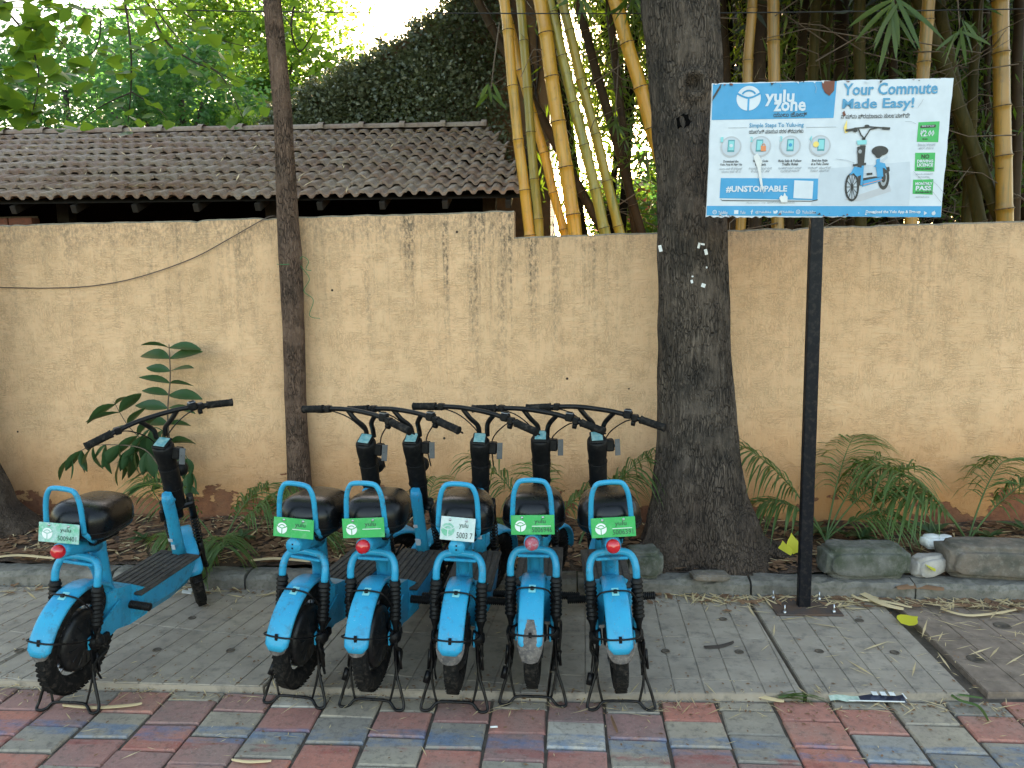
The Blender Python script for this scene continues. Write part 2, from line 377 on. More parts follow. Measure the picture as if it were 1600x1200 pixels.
M['yellow_leaf'] = leafmat('yellow_leaf', (.55, .50, .03), (.60, .55, .05), .3, .5)
M['grass'] = simple('lawn', (.05, .09, .03), .9, .3, 6, .8, 50, .02)
M['asphalt'] = simple('asphalt', (.05, .05, .05), .9, .3, 6, .5, 150, .003)
M['post'] = simple('post_paint', (.004, .005, .009), .45, .3, 14, .25, 60, .001, dirt=(.09, .07, .055), dirt_amt=.3, spec=.2)
M['rust'] = simple('rusty_plate', (.06, .045, .04), .85, .4, 14, .5, 60, .002, col2=(.10, .055, .035))
# sign print
def ink(name, col, rough=.4): M[name] = simple(name, col, rough, .08, 16, .05, 80, .0003, dirt=tuple(c * .8 + .08 for c in col), dirt_amt=.2)
ink('sign_white', (.60, .65, .70)); ink('sign_blue', (.004, .29, .55)); ink('sign_text_blue', (.03, .27, .47))
ink('sign_green', (.004, .40, .09)); ink('sign_dark', (.012, .012, .014)); ink('sign_grey', (.30, .32, .34))
ink('sign_pale', (.50, .56, .62)); ink('sign_teal', (.05, .30, .34)); ink('sign_mint', (.20, .60, .62)); ink('sign_orange', (.75, .22, .08)); ink('sign_yellow', (.85, .62, .16))
ink('sign_floor', (.46, .47, .50)); ink('sign_board_back', (.20, .07, .045), .8)
M['paper'] = simple('paper', (.72, .72, .70), .7, .15, 20, .1, 60, .001)
M['wire'] = simple('wire', (.09, .06, .045), .6, .2, 20, .1, 60, .001)
M['cable'] = simple('cable', (.015, .015, .015), .6, .2, 20, .1, 60, .001)
M['green_string'] = simple('green_string', (.03, .22, .07), .5, .2, 20, .1, 60, .001)

# ------------------------------------------------------------------ mesh builder
class MB:
    def __init__(s): s.v = []; s.f = []; s.sm = []; s.mi = []
    def add(s, vs, fs, smooth=False, mi=0):
        b = len(s.v); s.v.extend(tuple(p) for p in vs)
        for f in fs: s.f.append(tuple(b + i for i in f)); s.sm.append(smooth); s.mi.append(mi)
    def box(s, c, size, rot=None, ch=0.0, mi=0):
        h = [k / 2 for k in size]; c = Vector(c); R = rot.to_matrix() if isinstance(rot, Euler) else rot
        def T(p):
            p = Vector(p)
            return c + (R @ p if R is not None else p)
        sg = [(a, b, d) for a in (-1, 1) for b in (-1, 1) for d in (-1, 1)]
        if ch <= 0:
            vs = [T((q[0] * h[0], q[1] * h[1], q[2] * h[2])) for q in sg]
            s.add(vs, [(0, 1, 3, 2), (4, 6, 7, 5), (0, 4, 5, 1), (2, 3, 7, 6), (0, 2, 6, 4), (1, 5, 7, 3)], False, mi); return
        ch = min(ch, min(h) * .95)
        vs = []; ix = {}
        for q in sg:
            for k in range(3):
                p = [q[j] * (h[j] - (0 if j == k else ch)) for j in range(3)]
                ix[(q, k)] = len(vs); vs.append(T(p))
        fs = []
        for k in range(3):
            a, b = [j for j in range(3) if j != k]
            for sgn in (-1, 1):
                ring = []
                for (u, w) in ((-1, -1), (1, -1), (1, 1), (-1, 1)):
                    q = [0, 0, 0]; q[k] = sgn; q[a] = u; q[b] = w; ring.append(ix[(tuple(q), k)])
                fs.append(ring)
            # edges parallel to axis k join faces a and b
            for u in (-1, 1):
                for w in (-1, 1):
                    q0 = [0, 0, 0]; q0[a] = u; q0[b] = w; q0[k] = -1; q1 = list(q0); q1[k] = 1
                    q0, q1 = tuple(q0), tuple(q1)
                    fs.append((ix[(q0, a)], ix[(q1, a)], ix[(q1, b)], ix[(q0, b)]))
        for q in sg: fs.append((ix[(q, 0)], ix[(q, 1)], ix[(q, 2)]))
        s.add(vs, fs, False, mi)
    def rings(s, rs, cap=True, closed=True, smooth=True, mi=0, loop=False):
        n = len(rs[0]); b = len(s.v)
        for r in rs: s.v.extend(tuple(p) for p in r)
        m = len(rs)
        for i in range(m if loop else m - 1):
            i2 = (i + 1) % m
            for j in range(n if closed else n - 1):
                k = (j + 1) % n
                s.f.append((b + i * n + j, b + i * n + k, b + i2 * n + k, b + i2 * n + j)); s.sm.append(smooth); s.mi.append(mi)
        if cap and closed and not loop:
            s.f.append(tuple(b + j for j in range(n))); s.sm.append(False); s.mi.append(mi)
            s.f.append(tuple(b + (m - 1) * n + j for j in range(n))); s.sm.append(False); s.mi.append(mi)
    def tube(s, path, r, n=8, cap=True, mi=0, loop=False, flat=None, ref=None):
        P = [Vector(p) for p in path]; m = len(P)
        R = r if isinstance(r, (list, tuple)) else [r] * m
        tang = []
        for i in range(m):
            a = P[(i - 1) % m] if (loop or i > 0) else P[i]; b = P[(i + 1) % m] if (loop or i < m - 1) else P[i]
            t = (b - a); tang.append(t.normalized() if t.length > 1e-9 else Vector((0, 0, 1)))
        u = Vector(ref) if ref else (Vector((0, 0, 1)) if abs(tang[0].z) < .9 else Vector((1, 0, 0)))
        u = (u - tang[0] * u.dot(tang[0])).normalized()
        rs = []
        for i in range(m):
            u = u - tang[i] * u.dot(tang[i])
            u = u.normalized() if u.length > 1e-6 else tang[i].orthogonal().normalized()
            w = tang[i].cross(u)
            fx = flat if flat else 1.0
            rs.append([P[i] + (u * cos(2 * pi * j / n) + w * sin(2 * pi * j / n) * fx) * R[i] for j in range(n)])
        s.rings(rs, cap, True, True, mi, loop)
    def lathe(s, prof, n=24, org=(0, 0, 0), M3=None, loop=False, cap=False, mi=0, smooth=True):
        """prof = (radius, height); axis = local Z, turned by M3"""
        o = Vector(org); rs = []
        for (r, h) in prof:
            rs.append([o + (M3 @ Vector((r * cos(2 * pi * j / n), r * sin(2 * pi * j / n), h)) if M3 is not None else Vector((r * cos(2 * pi * j / n), r * sin(2 * pi * j / n), h))) for j in range(n)])
        s.rings(rs, cap, True, smooth, mi, loop)
    def mesh(s, name, mats, recalc=True):
        me = bpy.data.meshes.new(name)
        me.from_pydata(s.v, [], s.f)
        for m in (mats if isinstance(mats, (list, tuple)) else [mats]): me.materials.append(m)
        me.polygons.foreach_set('use_smooth', s.sm); me.polygons.foreach_set('material_index', s.mi)
        if recalc:
            bm = bmesh.new(); bm.from_mesh(me); bmesh.ops.recalc_face_normals(bm, faces=bm.faces); bm.to_mesh(me); bm.free()
        me.update(); return me
    def build(s, name, mats, parent=None, recalc=True):
        return link(name, s.mesh(name, mats, recalc), parent)

def link(name, me, parent=None, loc=None, rot=None):
    o = bpy.data.objects.new(name, me); C.objects.link(o)
    if parent is not None: o.parent = parent
    if loc is not None: o.location = loc
    if rot is not None: o.rotation_euler = rot
    return o
def tag(o, label=None, cat=None, group=None, kind=None):
    if label: o['label'] = label
    if cat: o['category'] = cat
    if group: o['group'] = group
    if kind: o['kind'] = kind
    return o
def thing(name, loc, rz=0, label=None, cat=None, group=None):
    o = bpy.data.objects.new(name, None); C.objects.link(o); o.location = loc; o.rotation_euler = (0, 0, rz)
    o.empty_display_size = .1
    return tag(o, label, cat, group)
def smooth_path(pts, k=6, closed=False):
    P = [Vector(p) for p in pts]; out = []
    n = len(P)
    for i in range(n - 1):
        p0 = P[max(i - 1, 0)]; p1 = P[i]; p2 = P[i + 1]; p3 = P[min(i + 2, n - 1)]
        for j in range(k):
            t = j / k
            out.append(.5 * ((2 * p1) + (p2 - p0) * t + (2 * p0 - 5 * p1 + 4 * p2 - p3) * t * t + (-p0 + 3 * p1 - 3 * p2 + p3) * t ** 3))
    out.append(P[-1]); return out

def leaf_cloud(name, pts, size, mat, parent=None, up=0.5, aspect=.5, sizevar=.4, droop=0.0, dirs=None):
    """many small folded leaves (two triangles each side of the midrib) as one mesh"""
    pts = np.asarray(pts, float); n = len(pts)
    if dirs is None:
        d = rng.normal(size=(n, 3)); d[:, 2] *= .6; d[:, 2] -= droop
    else: d = np.asarray(dirs, float)
    d /= np.linalg.norm(d, axis=1)[:, None] + 1e-9
    nrm = rng.normal(size=(n, 3)); nrm[:, 2] += up * 2
    side = np.cross(d, nrm); side /= np.linalg.norm(side, axis=1)[:, None] + 1e-9
    nn = np.cross(side, d)
    L = size * (1 + sizevar * (rng.random(n) * 2 - 1)); Wd = L * aspect * .5
    L = L[:, None]; Wd = Wd[:, None]
    base = pts - d * L * .5; tip = pts + d * L * .5; mid = pts - nn * Wd * .25 - d * L * .05
    a = mid + side * Wd + nn * Wd * .35; b = mid - side * Wd + nn * Wd * .35
    V = np.stack([base, a, tip, b], 1).reshape(-1, 3)
    me = bpy.data.meshes.new(name)
    me.vertices.add(4 * n); me.vertices.foreach_set('co', V.ravel())
    i = np.arange(n) * 4
    T = np.stack([i, i + 1, i + 2, i, i + 2, i + 3], 1).ravel()
    me.loops.add(6 * n); me.loops.foreach_set('vertex_index', T.astype(np.int32))
    me.polygons.add(2 * n); me.polygons.foreach_set('loop_start', (np.arange(2 * n) * 3).astype(np.int32))
    me.materials.append(mat); me.update(calc_edges=True); me.validate()
    return link(name, me, parent)

# ------------------------------------------------------------------ ground
def sheet(name, x0, x1, y0, y1, z, mat, nx=1, ny=1, amp=0, kind='structure'):
    m = MB(); vs = []
    for j in range(ny + 1):
        for i in range(nx + 1):
            x = x0 + (x1 - x0) * i / nx; y = y0 + (y1 - y0) * j / ny
            vs.append((x, y, z + (amp * (random.random() - .5) if amp else 0)))
    fs = [(j * (nx + 1) + i, j * (nx + 1) + i + 1, (j + 1) * (nx + 1) + i + 1, (j + 1) * (nx + 1) + i) for j in range(ny) for i in range(nx)]
    m.add(vs, fs, amp > 0); o = m.build(name, mat, recalc=False); tag(o, kind=kind); return o
sheet('ground', -300, 300, -300, 600, -.20, M['grass'])
sheet('road', -60, 60, -9, -1.2, -.15, M['asphalt'])
paving = sheet('pavement', -30, 30, -1.2, 4.16, -.041, M['bed'])
sheet('yard_ground', -30, 30, 5.18, 40, -.02, M['soil'])

def paver_mesh(w, d, seed):
    r = random.Random(seed); m = MB(); h = .05; ch = .006
    j = lambda a: (r.random() - .5) * a
    cs = [(-w / 2 + j(.008), -d / 2 + j(.008)), (w / 2 + j(.008), -d / 2 + j(.008)), (w / 2 + j(.008), d / 2 + j(.008)), (-w / 2 + j(.008), d / 2 + j(.008))]
    low = [(x, y, -h) for x, y in cs]; mid = [(x, y, -ch + j(.002)) for x, y in cs]
    top = [(x * (1 - 2 * ch / w) , y * (1 - 2 * ch / d), j(.0015)) for x, y in cs]
    m.rings([low, mid, top], True, True, False); return m.mesh('paver', [])
pm = {}
for k, col in enumerate(('paver_red', 'paver_grey', 'paver_pale')):
    for q in range(6):
        me = paver_mesh(.217, .166, q * 7 + k); me.materials.append(M[col]); pm[(col, q)] = me
PW, PD = .228, .176
rest = {}
rr = random.Random(4)
count = 0
restmb = MB()
fj = {c_: rr.uniform(-.03, .03) for c_ in range(-26, 27)}
def yfront(x): return 2.988 + .048 * max(0, x + .1)
for ci in range(-26, 27):
    off = (ci % 2) * .5 * PD + rr.uniform(-.02, .02)
    for ri in range(0, 16):
        x = ci * PW + .02; ytop = yfront(x) - .012; first = (.45 if ci % 2 else .82) * PD + off * .0 + fj[ci]
        if ri == 0: sy = first / PD; y = ytop - first / 2
        else: sy = 1.0; y = ytop - first - (ri - .5) * PD
        rv = rr.random()
        col = 'paver_red' if ((ci + ri) % 2 == 0) != (rv < .22) else ('paver_pale' if rv > .80 else 'paver_grey')
        z = -.030 + rr.uniform(-.003, .003)
        if ri <= 3 and abs(x + .2) < 3.1:
            o = link('paver', pm[(col, rr.randrange(6))], paving, (x, y, z), (rr.uniform(-.012, .012), rr.uniform(-.010, .010), rr.uniform(-.02, .02))); o.scale = (1, sy, 1)
            count += 1
        else:
            mi = {'paver_red': 0, 'paver_grey': 1, 'paver_pale': 2}[col]
            restmb.box((x, y, z - .025), (.217, .166 * sy, .05), None, .005, mi)
o = restmb.build('outer_pavers', [M['paver_red'], M['paver_grey'], M['paver_pale']], paving); o['kind'] = 'stuff'

# concrete slabs with cast grooves
def slab(name, outline, th, z, cell, ang, mat, parent, gap=.005, seed=0, drop=.0035):
    """a slab: a body and, 3 mm proud of it, the cast cells between the grooves"""
    r = random.Random(seed); m = MB()
    m.rings([[(x, y, z - th) for x, y in outline], [(x, y, z - drop) for x, y in outline]], True, True, False)
    # cells clipped to the outline
    cx = sum(p[0] for p in outline) / len(outline); cy = sum(p[1] for p in outline) / len(outline)
    ca, sa = cos(ang), sin(ang)
    def clip(poly, a, b):
        out = []
        ex, ey = b[0] - a[0], b[1] - a[1]
        L = sqrt(ex * ex + ey * ey); nx, ny = -ey / L, ex / L
        d = [(p[0] - a[0]) * nx + (p[1] - a[1]) * ny - .003 for p in poly]
        for i in range(len(poly)):
            p, q = poly[i], poly[(i + 1) % len(poly)]; dp, dq = d[i], d[(i + 1) % len(poly)]
            if dp >= 0: out.append(p)
            if (dp >= 0) != (dq >= 0):
                t = dp / (dp - dq); out.append((p[0] + (q[0] - p[0]) * t, p[1] + (q[1] - p[1]) * t))
        return out
    n = 40
    for i in range(-n, n):
        for j in range(-n, n):
            x0, x1 = i * cell[0] + gap / 2, (i + 1) * cell[0] - gap / 2
            y0, y1 = j * cell[1] + gap / 2, (j + 1) * cell[1] - gap / 2
            poly = [(cx + ca * x - sa * y, cy + sa * x + ca * y) for x, y in ((x0, y0), (x1, y0), (x1, y1), (x0, y1))]
            if min(abs(p[0] - cx) for p in poly) > 4 or min(abs(p[1] - cy) for p in poly) > 2: continue
            for k in range(len(outline)):
                poly = clip(poly, outline[k], outline[(k + 1) % len(outline)])
                if len(poly) < 3: break
            if len(poly) < 3: continue
            # drop tiny ones
            A = 0
            for k in range(len(poly)):
                p, q = poly[k], poly[(k + 1) % len(poly)]; A += p[0] * q[1] - p[1] * q[0]
            if abs(A) < .0004: continue
            mx = sum(p[0] for p in poly) / len(poly); my = sum(p[1] for p in poly) / len(poly)
            dz = r.uniform(-.0006, .0006)
            top = [(mx + (p[0] - mx) * .985, my + (p[1] - my) * .985, z + dz) for p in poly]
            m.rings([[(p[0], p[1], z - drop - .002) for p in poly], top], True, True, False)
    return m.build(name, mat, parent)
def yfront(x): return 2.988 + .048 * max(0, x + .1)
slabs_spec = [
    ([(-5.2, 2.99), (-3.765, 2.99), (-3.615, 4.02), (-5.0, 4.02)], 'concrete', (.105, .60), radians(-10)),
    ([(-3.75, 2.99), (-2.62, 2.985), (-2.42, 4.02), (-3.6, 4.02)], 'concrete', (.105, .60), radians(-10)),
    ([(-2.608, 2.985), (-1.30, 2.985), (-1.14, 4.03), (-2.408, 4.02)], 'concrete', (.105, .60), radians(-10)),
    ([(-1.288, 2.985), (-.10, 2.988), (-.06, 4.04), (-1.128, 4.03)], 'concrete', (.12, .42), radians(-5)),
    ([(-.088, 2.988), (.945, yfront(.94)), (.93, 4.06), (-.048, 4.04)], 'concrete', (.122, .20), radians(-1)),
    ([(.962, yfront(.96)), (1.612, yfront(1.61)), (1.617, 4.08), (.948, 4.06)], 'concrete', (.118, .155), radians(0)),
]
for k, (ol, mt, cell, ang) in enumerate(slabs_spec):
    o = slab('paving_slab', ol, .045, 0.0, cell, ang, M[mt], paving, seed=k)
lo = slab('paving_slab', [(1.70, 3.10), (3.9, 3.2), (3.9, 4.12), (1.70, 4.09)], .03, -.012, (.19, .20), radians(2), M['concrete_brown'], paving, seed=9)
lo['label'] = 'lower brown stained grooved slab'
# plug holes in the slabs
holes = MB()
for (px, py) in ((55, 902), (245, 1016), (360, 1017), (30, 1017), (1040, 1018), (1155, 1019), (1280, 1018), (1398, 1020), (1343, 970), (1130, 968), (300, 966)):
    p = G(px, py, .0); hm = MB()
    hm.lathe([(.0001, .0022), (.014, .0022), (.016, .005), (.019, .0045), (.021, .0018)], 16, (0, 0, 0))
    o = hm.build('lifting_hole', [M['bed']], paving); o.location = p
for (px, py) in ((1525, 1030), (1566, 978)):
    p = G(px, py, -.012); hm = MB(); hm.lathe([(.0001, .0022), (.030, .0022), (.033, .006), (.040, .001)], 16, (0, 0, 0))
    o = hm.build('lifting_hole', [M['bed']], paving); o.location = p

# kerb
kerb = thing('kerb', (0, 4.1, 0), 0, 'low worn concrete kerb between the footpath slabs and the planting bed', 'kerb')
x = -5.2; r = random.Random(8)
while x < 5.2:
    L = r.uniform(.75, 1.05); m = MB(); n = 14
    rs = []
    for i in range(n + 1):
        xx = x + L * i / n; e = .002 if 0 < i < n else .006
        jt = lambda a: r.uniform(-a, a)
        yb = .01 * sin(xx * 1.3)
        rs.append([(xx, -.075 + yb + jt(.004), -.10), (xx, -.072 + yb + jt(.006), .055 + jt(.010)), (xx, -.052 + yb + jt(.008), .078 + jt(.007)), (xx, .0 + yb, .084 + jt(.006)), (xx, .07 + yb, .078 + jt(.005)), (xx, .075 + yb, -.10)])
    m.rings(rs, True, True, False)
    m.build('kerb_stone', M['kerb'], kerb)
    x += L + r.uniform(.006, .02)

# soil bed
def soil_h(x, y):
    return .082 + .03 * (y - 4.15) + .016 * sin(x * 5.1 + y * 3) * sin(y * 9 + x) + .012 * sin(x * 13.7) * cos(y * 17)
m = MB(); nx, ny = 260, 26; vs = []
for j in range(ny + 1):
    for i in range(nx + 1):
        xx = -6 + 12 * i / nx; yy = 4.165 + .93 * j / ny
        vs.append((xx, yy, soil_h(xx, yy) + random.uniform(-.006, .006)))
m.add(vs, [(j * (nx + 1) + i, j * (nx + 1) + i + 1, (j + 1) * (nx + 1) + i + 1, (j + 1) * (nx + 1) + i) for j in range(ny) for i in range(nx)], True)
o = m.build('planting_bed', M['soil'], recalc=False); tag(o, kind='structure')

# ------------------------------------------------------------------ compound wall
YW = 5.05
def wall_piece(name, x0, x1, z0, z1, parent, step=.04):
    """body of the wall with an uneven top arris"""
    m = MB(); n = int((x1 - x0) / step); rs = []; r = random.Random(int(x0 * 10))
    drift = 0
    for i in range(n + 1):
        x = x0 + (x1 - x0) * i / n; zt = z0 + (z1 - z0) * i / n
        drift = drift * .7 + r.uniform(-.0025, .0025)
        zc = zt + drift - (r.uniform(0, .012) if r.random() < .12 else 0)
        rs.append([(x, YW, -.1), (x, YW, zc - .010), (x, YW + .010, zc), (x, YW + .125, zc + .002), (x, YW + .13, zc - .01), (x, YW + .13, -.1)])
    m.rings(rs, True, True, False)
    me = m.mesh(name, [M['wall'], M['wall_top']])
    for p in me.polygons:
        if p.normal.z > .5: p.material_index = 1
    return link(name, me, parent)
wall = thing('compound_wall', (0, 0, 0), 0, 'long ochre plastered wall with rough brushed surface, stepping down on its right', 'wall')
wall_piece('high_wall_section', -9, -.352, 2.10, 2.155, wall)
wall_piece('low_wall_section', -.3519, 9, 1.988, 2.115, wall)
# nails / small pegs, hand sized holes left out: wires on the wall
def wire(name, pts, r, mat, label, cat, n=6, group=None):
    m = MB(); m.tube(smooth_path(pts, 8), r, n); o = m.build(name, mat); tag(o, label, cat, group); return o
wire('wall_wire', [W(-60, 446, 5.02), W(0, 449, 5.035), W(80, 450, 5.035), W(150, 446, 5.035), W(220, 432, 5.03), W(300, 404, 5.035), W(360, 372, 5.03), W(415, 341, 5.035), (W(425, 334, 5.0).x, 5.09, 2.155)], .0032, M['wire'], 'thin brown wire sagging across the left of the ochre wall', 'wire')
wire('overhead_cable', [W(-300, 6, 5.6), W(0, 11, 5.6), W(420, 18, 5.6), W(800, 21, 5.6), W(1150, 20, 5.6), W(1600, 14, 5.6), W(1900, 8, 5.6)], .0042, M['cable'], 'thin black cable strung across the top behind the tree trunks', 'cable')

# ------------------------------------------------------------------ shed with tiled roof
shed = thing('tiled_shed', (0, 6.6, 0), 0, 'open shed with a low pitched clay tile roof behind the left of the wall', 'shed')
EA = Vector((-.36, 6.62, 2.43)); SL = Vector((0, 2.2, .965)).normalized(); TP = .245
XD = Vector((-1, -.035, .006)).normalized(); NRM = XD.cross(SL).normalized()
if NRM.z < 0: NRM = -NRM
def tile_mesh(seed):
    r = random.Random(seed); m = MB(); n = 24; w = .254; L = .30
    prof = []
    for i in range(n + 1):
        t = i / n; u = (t * 2) % 1.0
        z = .034 * min(1.0, max(0.0, (abs(((t * 2) % 1.0) - .5) - .12) / .17)) if t < .999 else .034
        if t > .97: z += .006
        prof.append((t * w, z))
    def P(x, y, z): return Vector((-x, y, z))
    tops = []
    for (yy, dz) in ((0, .044), (.02, .045), (L * .5, .024), (L, 0)):
        tops.append([P(x, yy, z + dz + r.uniform(-.001, .001)) for x, z in prof])
    bot = [[p - Vector((0, 0, .024)) for p in row] for row in tops]
    b = len(m.v)
    k = n + 1
    for row in tops + bot: m.v.extend(tuple(p) for p in row)
    R = len(tops)
    for a in range(R - 1):
        for i in range(n):
            m.f.append((a * k + i, a * k + i + 1, (a + 1) * k + i + 1, (a + 1) * k + i)); m.sm.append(True); m.mi.append(0)
            q = R * k
            m.f.append((q + a * k + i, q + (a + 1) * k + i, q + (a + 1) * k + i + 1, q + a * k + i + 1)); m.sm.append(True); m.mi.append(0)
    for i in range(n):
        m.f.append((i, R * k + i, R * k + i + 1, i + 1)); m.sm.append(False); m.mi.append(0)
    for a in range(R - 1):
        m.f.append((a * k, (a + 1) * k, R * k + (a + 1) * k, R * k + a * k)); m.sm.append(False); m.mi.append(0)
        m.f.append((a * k + n, R * k + a * k + n, R * k + (a + 1) * k + n, (a + 1) * k + n)); m.sm.append(False); m.mi.append(0)
    return m.mesh('roof_tile', M['tile'])
tms = [tile_mesh(s) for s in range(5)]
basis = Matrix((( -XD.x, SL.x, NRM.x), (-XD.y, SL.y, NRM.y), (-XD.z, SL.z, NRM.z)))
r = random.Random(21)
NR = 10
for row in range(NR):
    start = round(row * .052 / .126) * .126
    off = r.uniform(-.006, .006)
    for c in range(28):
        xx = start + c * .252 + off
        if c == 0: xx = start
        if row > 0 and xx > 6.9: break
        sag = -.018 * max(0, sin(xx * 1.1 - .5)) * (1 - row / 12)
        p = EA + XD * xx + SL * (row * TP) + NRM * (sag + .004 * r.random())
        o = bpy.data.objects.new('roof_tile', tms[r.randrange(5)]); C.objects.link(o); o.parent = shed
        Rm = basis @ Euler((r.uniform(-.02, .02), r.uniform(-.03, .03), r.uniform(-.035, .035))).to_matrix()
        mw = Matrix.Translation(p - Vector(shed.location)) @ Rm.to_4x4()
        o.matrix_basis = mw
# ridge tiles
RG = EA + SL * (NR * TP - .02) + NRM * .05
for c in range(15):
    m = MB(); L = .46; rs = []
    for (t, ra) in ((0, .085), (.06, .088), (.065, .066), (L - .03, .063), (L + .02, .060)):
        rs.append([(t, cos(a) * ra * 1.25, sin(a) * ra * .85) for a in [pi * (-.05 + 1.1 * k / 8) for k in range(9)]])
    m.rings(rs, False, False, True)
    o = m.build('ridge_tile', M['tile'], shed, recalc=False)
    p = RG + XD * (.54 + (c) * .455) - Vector(shed.location)
    o.matrix_basis = Matrix.Translation(p) @ Matrix(((XD.x, 0, 0), (XD.y, 1, 0), (XD.z, 0, 1))).to_4x4()
# dry litter fallen on the tiles
pts = []; dirs = []
for k in range(420):
    a_ = random.uniform(.1, 6.6); b_ = random.uniform(.0, 2.3); p = EA + XD * a_ + SL * b_ + NRM * .07; pts.append(tuple(p)); d_ = (XD * random.uniform(-1, 1) + SL * random.uniform(-.6, 1)).normalized(); dirs.append(tuple(d_))
o = leaf_cloud('roof_litter', pts, .13, M['straw'], aspect=.07, up=6, dirs=dirs, sizevar=.8); tag(o, 'dry straw and leaves scattered on the roof tiles', kind='stuff')
# timber and walls under the roof
def wbox(name, lo_, hi_, mat, parent, ch=.004):
    c = [(a + b) / 2 for a, b in zip(lo_, hi_)]; s_ = [abs(b - a) for a, b in zip(lo_, hi_)]
    m = MB(); m.box((0, 0, 0), s_, None, ch); o = m.build(name, mat, parent)
    o.location = Vector(c) - (Vector(parent.matrix_basis.translation) if parent else Vector((0, 0, 0))); return o
def lbox(name, a, b, w, h, mat, parent):
    """a beam from a to b"""
    a, b = Vector(a), Vector(b); m = MB(); d = (b - a); L = d.length; q = d.to_track_quat('X', 'Z').to_matrix()
    m.box((0, 0, 0), (L, w, h), q, .004); o = m.build(name, mat, parent); o.location = (a + b) / 2 - (Vector(parent.location) if parent else Vector()); return o
lbox('eave_beam', EA + Vector((.0, .30, .07)), EA + XD * 6.8 + Vector((0, .30, .07)), .05, .06, M['wood_dark'], shed)
lbox('wall_plate', EA + Vector((-.1, .55, .12)), EA + XD * 6.8 + Vector((0, .55, .12)), .10, .12, M['wood_dark'], shed)
for k in range(13):
    a = EA + XD * (.15 + k * .54) + Vector((0, .02, -.015)); b = a + SL * 2.42
    lbox('rafter', a - NRM * .05, b - NRM * .05, .05, .07, M['wood_dark'], shed)
m = MB()
q0 = EA - NRM * .022 + SL * .03; m.add([q0, q0 + XD * 6.8, q0 + XD * 6.8 + SL * 2.42, q0 + XD * .5 + SL * 2.42], [(0, 1, 2, 3)])
o = m.build('roof_boarding', M['wood_dark'], shed); o.location = -Vector(shed.location)
M['hollow_shade'] = simple('shade_black', (.003, .0026, .0024), .95, .3, 4, .4, 40, .005, spec=.05)  # near-black colour puts in the shade of the shed interior and knot hollow
wbox('back_wall', (-7.2, 8.70, -.1), (-.95, 8.86, 3.42), M['hollow_shade'], shed)  # inside shade of the shed is painted onto this wall
wbox('side_wall', (-7.3, 6.9, -.1), (-7.1, 8.7, 3.0), M['house_wall'], shed)
for xx in (-.72, -2.75, -4.78):
    wbox('post', (xx - .06, 7.1, -.1), (xx + .06, 7.22, 2.60), M['wood_dark'], shed)
# brick pier at the far left under the eave
pier = bpy.data.objects.new('brick_pier', None); C.objects.link(pier); pier.parent = shed; pier.location = (-5.0, .2, 1.9)
bme = MB(); bme.box((0, 0, 0), (.22, .11, .065), None, .005); bme = bme.mesh('brick', M['brick'])
for row in range(10):
    for c in range(2):
        link('brick', bme, pier, (c * .232 - .3 + (row % 2) * .116, 0, row * .075 - .25))
m = MB(); m.box((-.14, .068, .08), (.54, .02, .80)); m.build('mortar', M['bed'], pier)

# ------------------------------------------------------------------ brown house with creeping fig
house = thing('tall_house', (-2.5, 9.6, 0), 0, 'tall brown plastered house wall mostly hidden under creeping fig', 'house')
outl = [(-4.3, 3.0), (-3.65, 3.75), (-2.67, 4.22), (-2.19, 4.50), (-1.41, 4.95), (-.9, 6.5), (-.22, 6.6)]
m = MB(); bot = -.1
poly = [(x, z) for x, z in outl]
fr = [(x, 9.55, z) for x, z in poly] + [(-.22, 9.55, bot), (-4.3, 9.55, bot)]
bk = [(x, 12.5, z) for x, _, z in fr]
m.rings([[(p[0] + 2.5, p[1] - 9.6, p[2]) for p in fr], [(p[0] + 2.5, p[1] - 9.6, p[2]) for p in bk]], True, True, False)
m.build('house_wall', M['house_wall'], house)
for k in range(5):   # vine stems on the bare strip
    pts = [(random.uniform(-.6, -.3) + 2.5, -.07, 2.2)]
    for q in range(8):
        l = pts[-1]; pts.append((l[0] + random.uniform(-.09, .07), -.07, l[2] + .33))
    mm = MB(); mm.tube(smooth_path(pts, 4), .012, 6); mm.build('vine_stem', M['twig_dark'], house)
def top_at(x):
    for (a, za), (b, zb) in zip(outl[:-1], outl[1:]):
        if a <= x <= b: return za + (zb - za) * (x - a) / (b - a)
    return outl[0][1]
pts = []
N = 46000
while len(pts) < N:
    x = random.uniform(-4.5, -.55); zt = top_at(max(x, -4.3)) + .12 + .10 * sin(x * 9) * sin(x * 23)
    z = random.uniform(2.9, min(zt, 5.6))
    if x > -.95 - .12 * sin(z * 4) and random.random() < (x + 1.05) * 2.2: continue
    if z > zt: continue
    d = 9.50 - abs(random.gauss(0, .06)) - .10 * (sin(x * 3.1 + z * 1.7) * sin(z * 3.3 - x)) - .05
    if zt - z < .25: d += random.uniform(-.05, .30)
    pts.append((x, d, z))
pts += [(p[0] , 9.52 + random.random() * .9, top_at(max(-4.3, p[0])) + .02 + abs(random.gauss(0, .07))) for p in random.sample(pts, 4000) if p[0] < -1.0]
o = leaf_cloud('creeping_fig', pts, .050, M['leaf_ivy'], aspect=.75, up=.1)
tag(o, 'dense dark creeping fig covering the sloping house wall above the tiled roof', 'climbing plant')

# ------------------------------------------------------------------ far houses and greens behind the bamboo
ph = thing('pink_house', (1.2, 19, 0), 0, 'pink house glimpsed between the bamboo stems', 'house')
wbox('wall', (.7, 19, -.1), (3.4, 22, 4.0), M['pink'], ph)
wbox('window', (1.3, 18.97, 1.6), (2.0, 19.03, 2.6), M['black_metal'], ph)
wbox('roof', (.5, 18.7, 4.0), (3.6, 22.3, 4.2), M['white_wall'], ph)

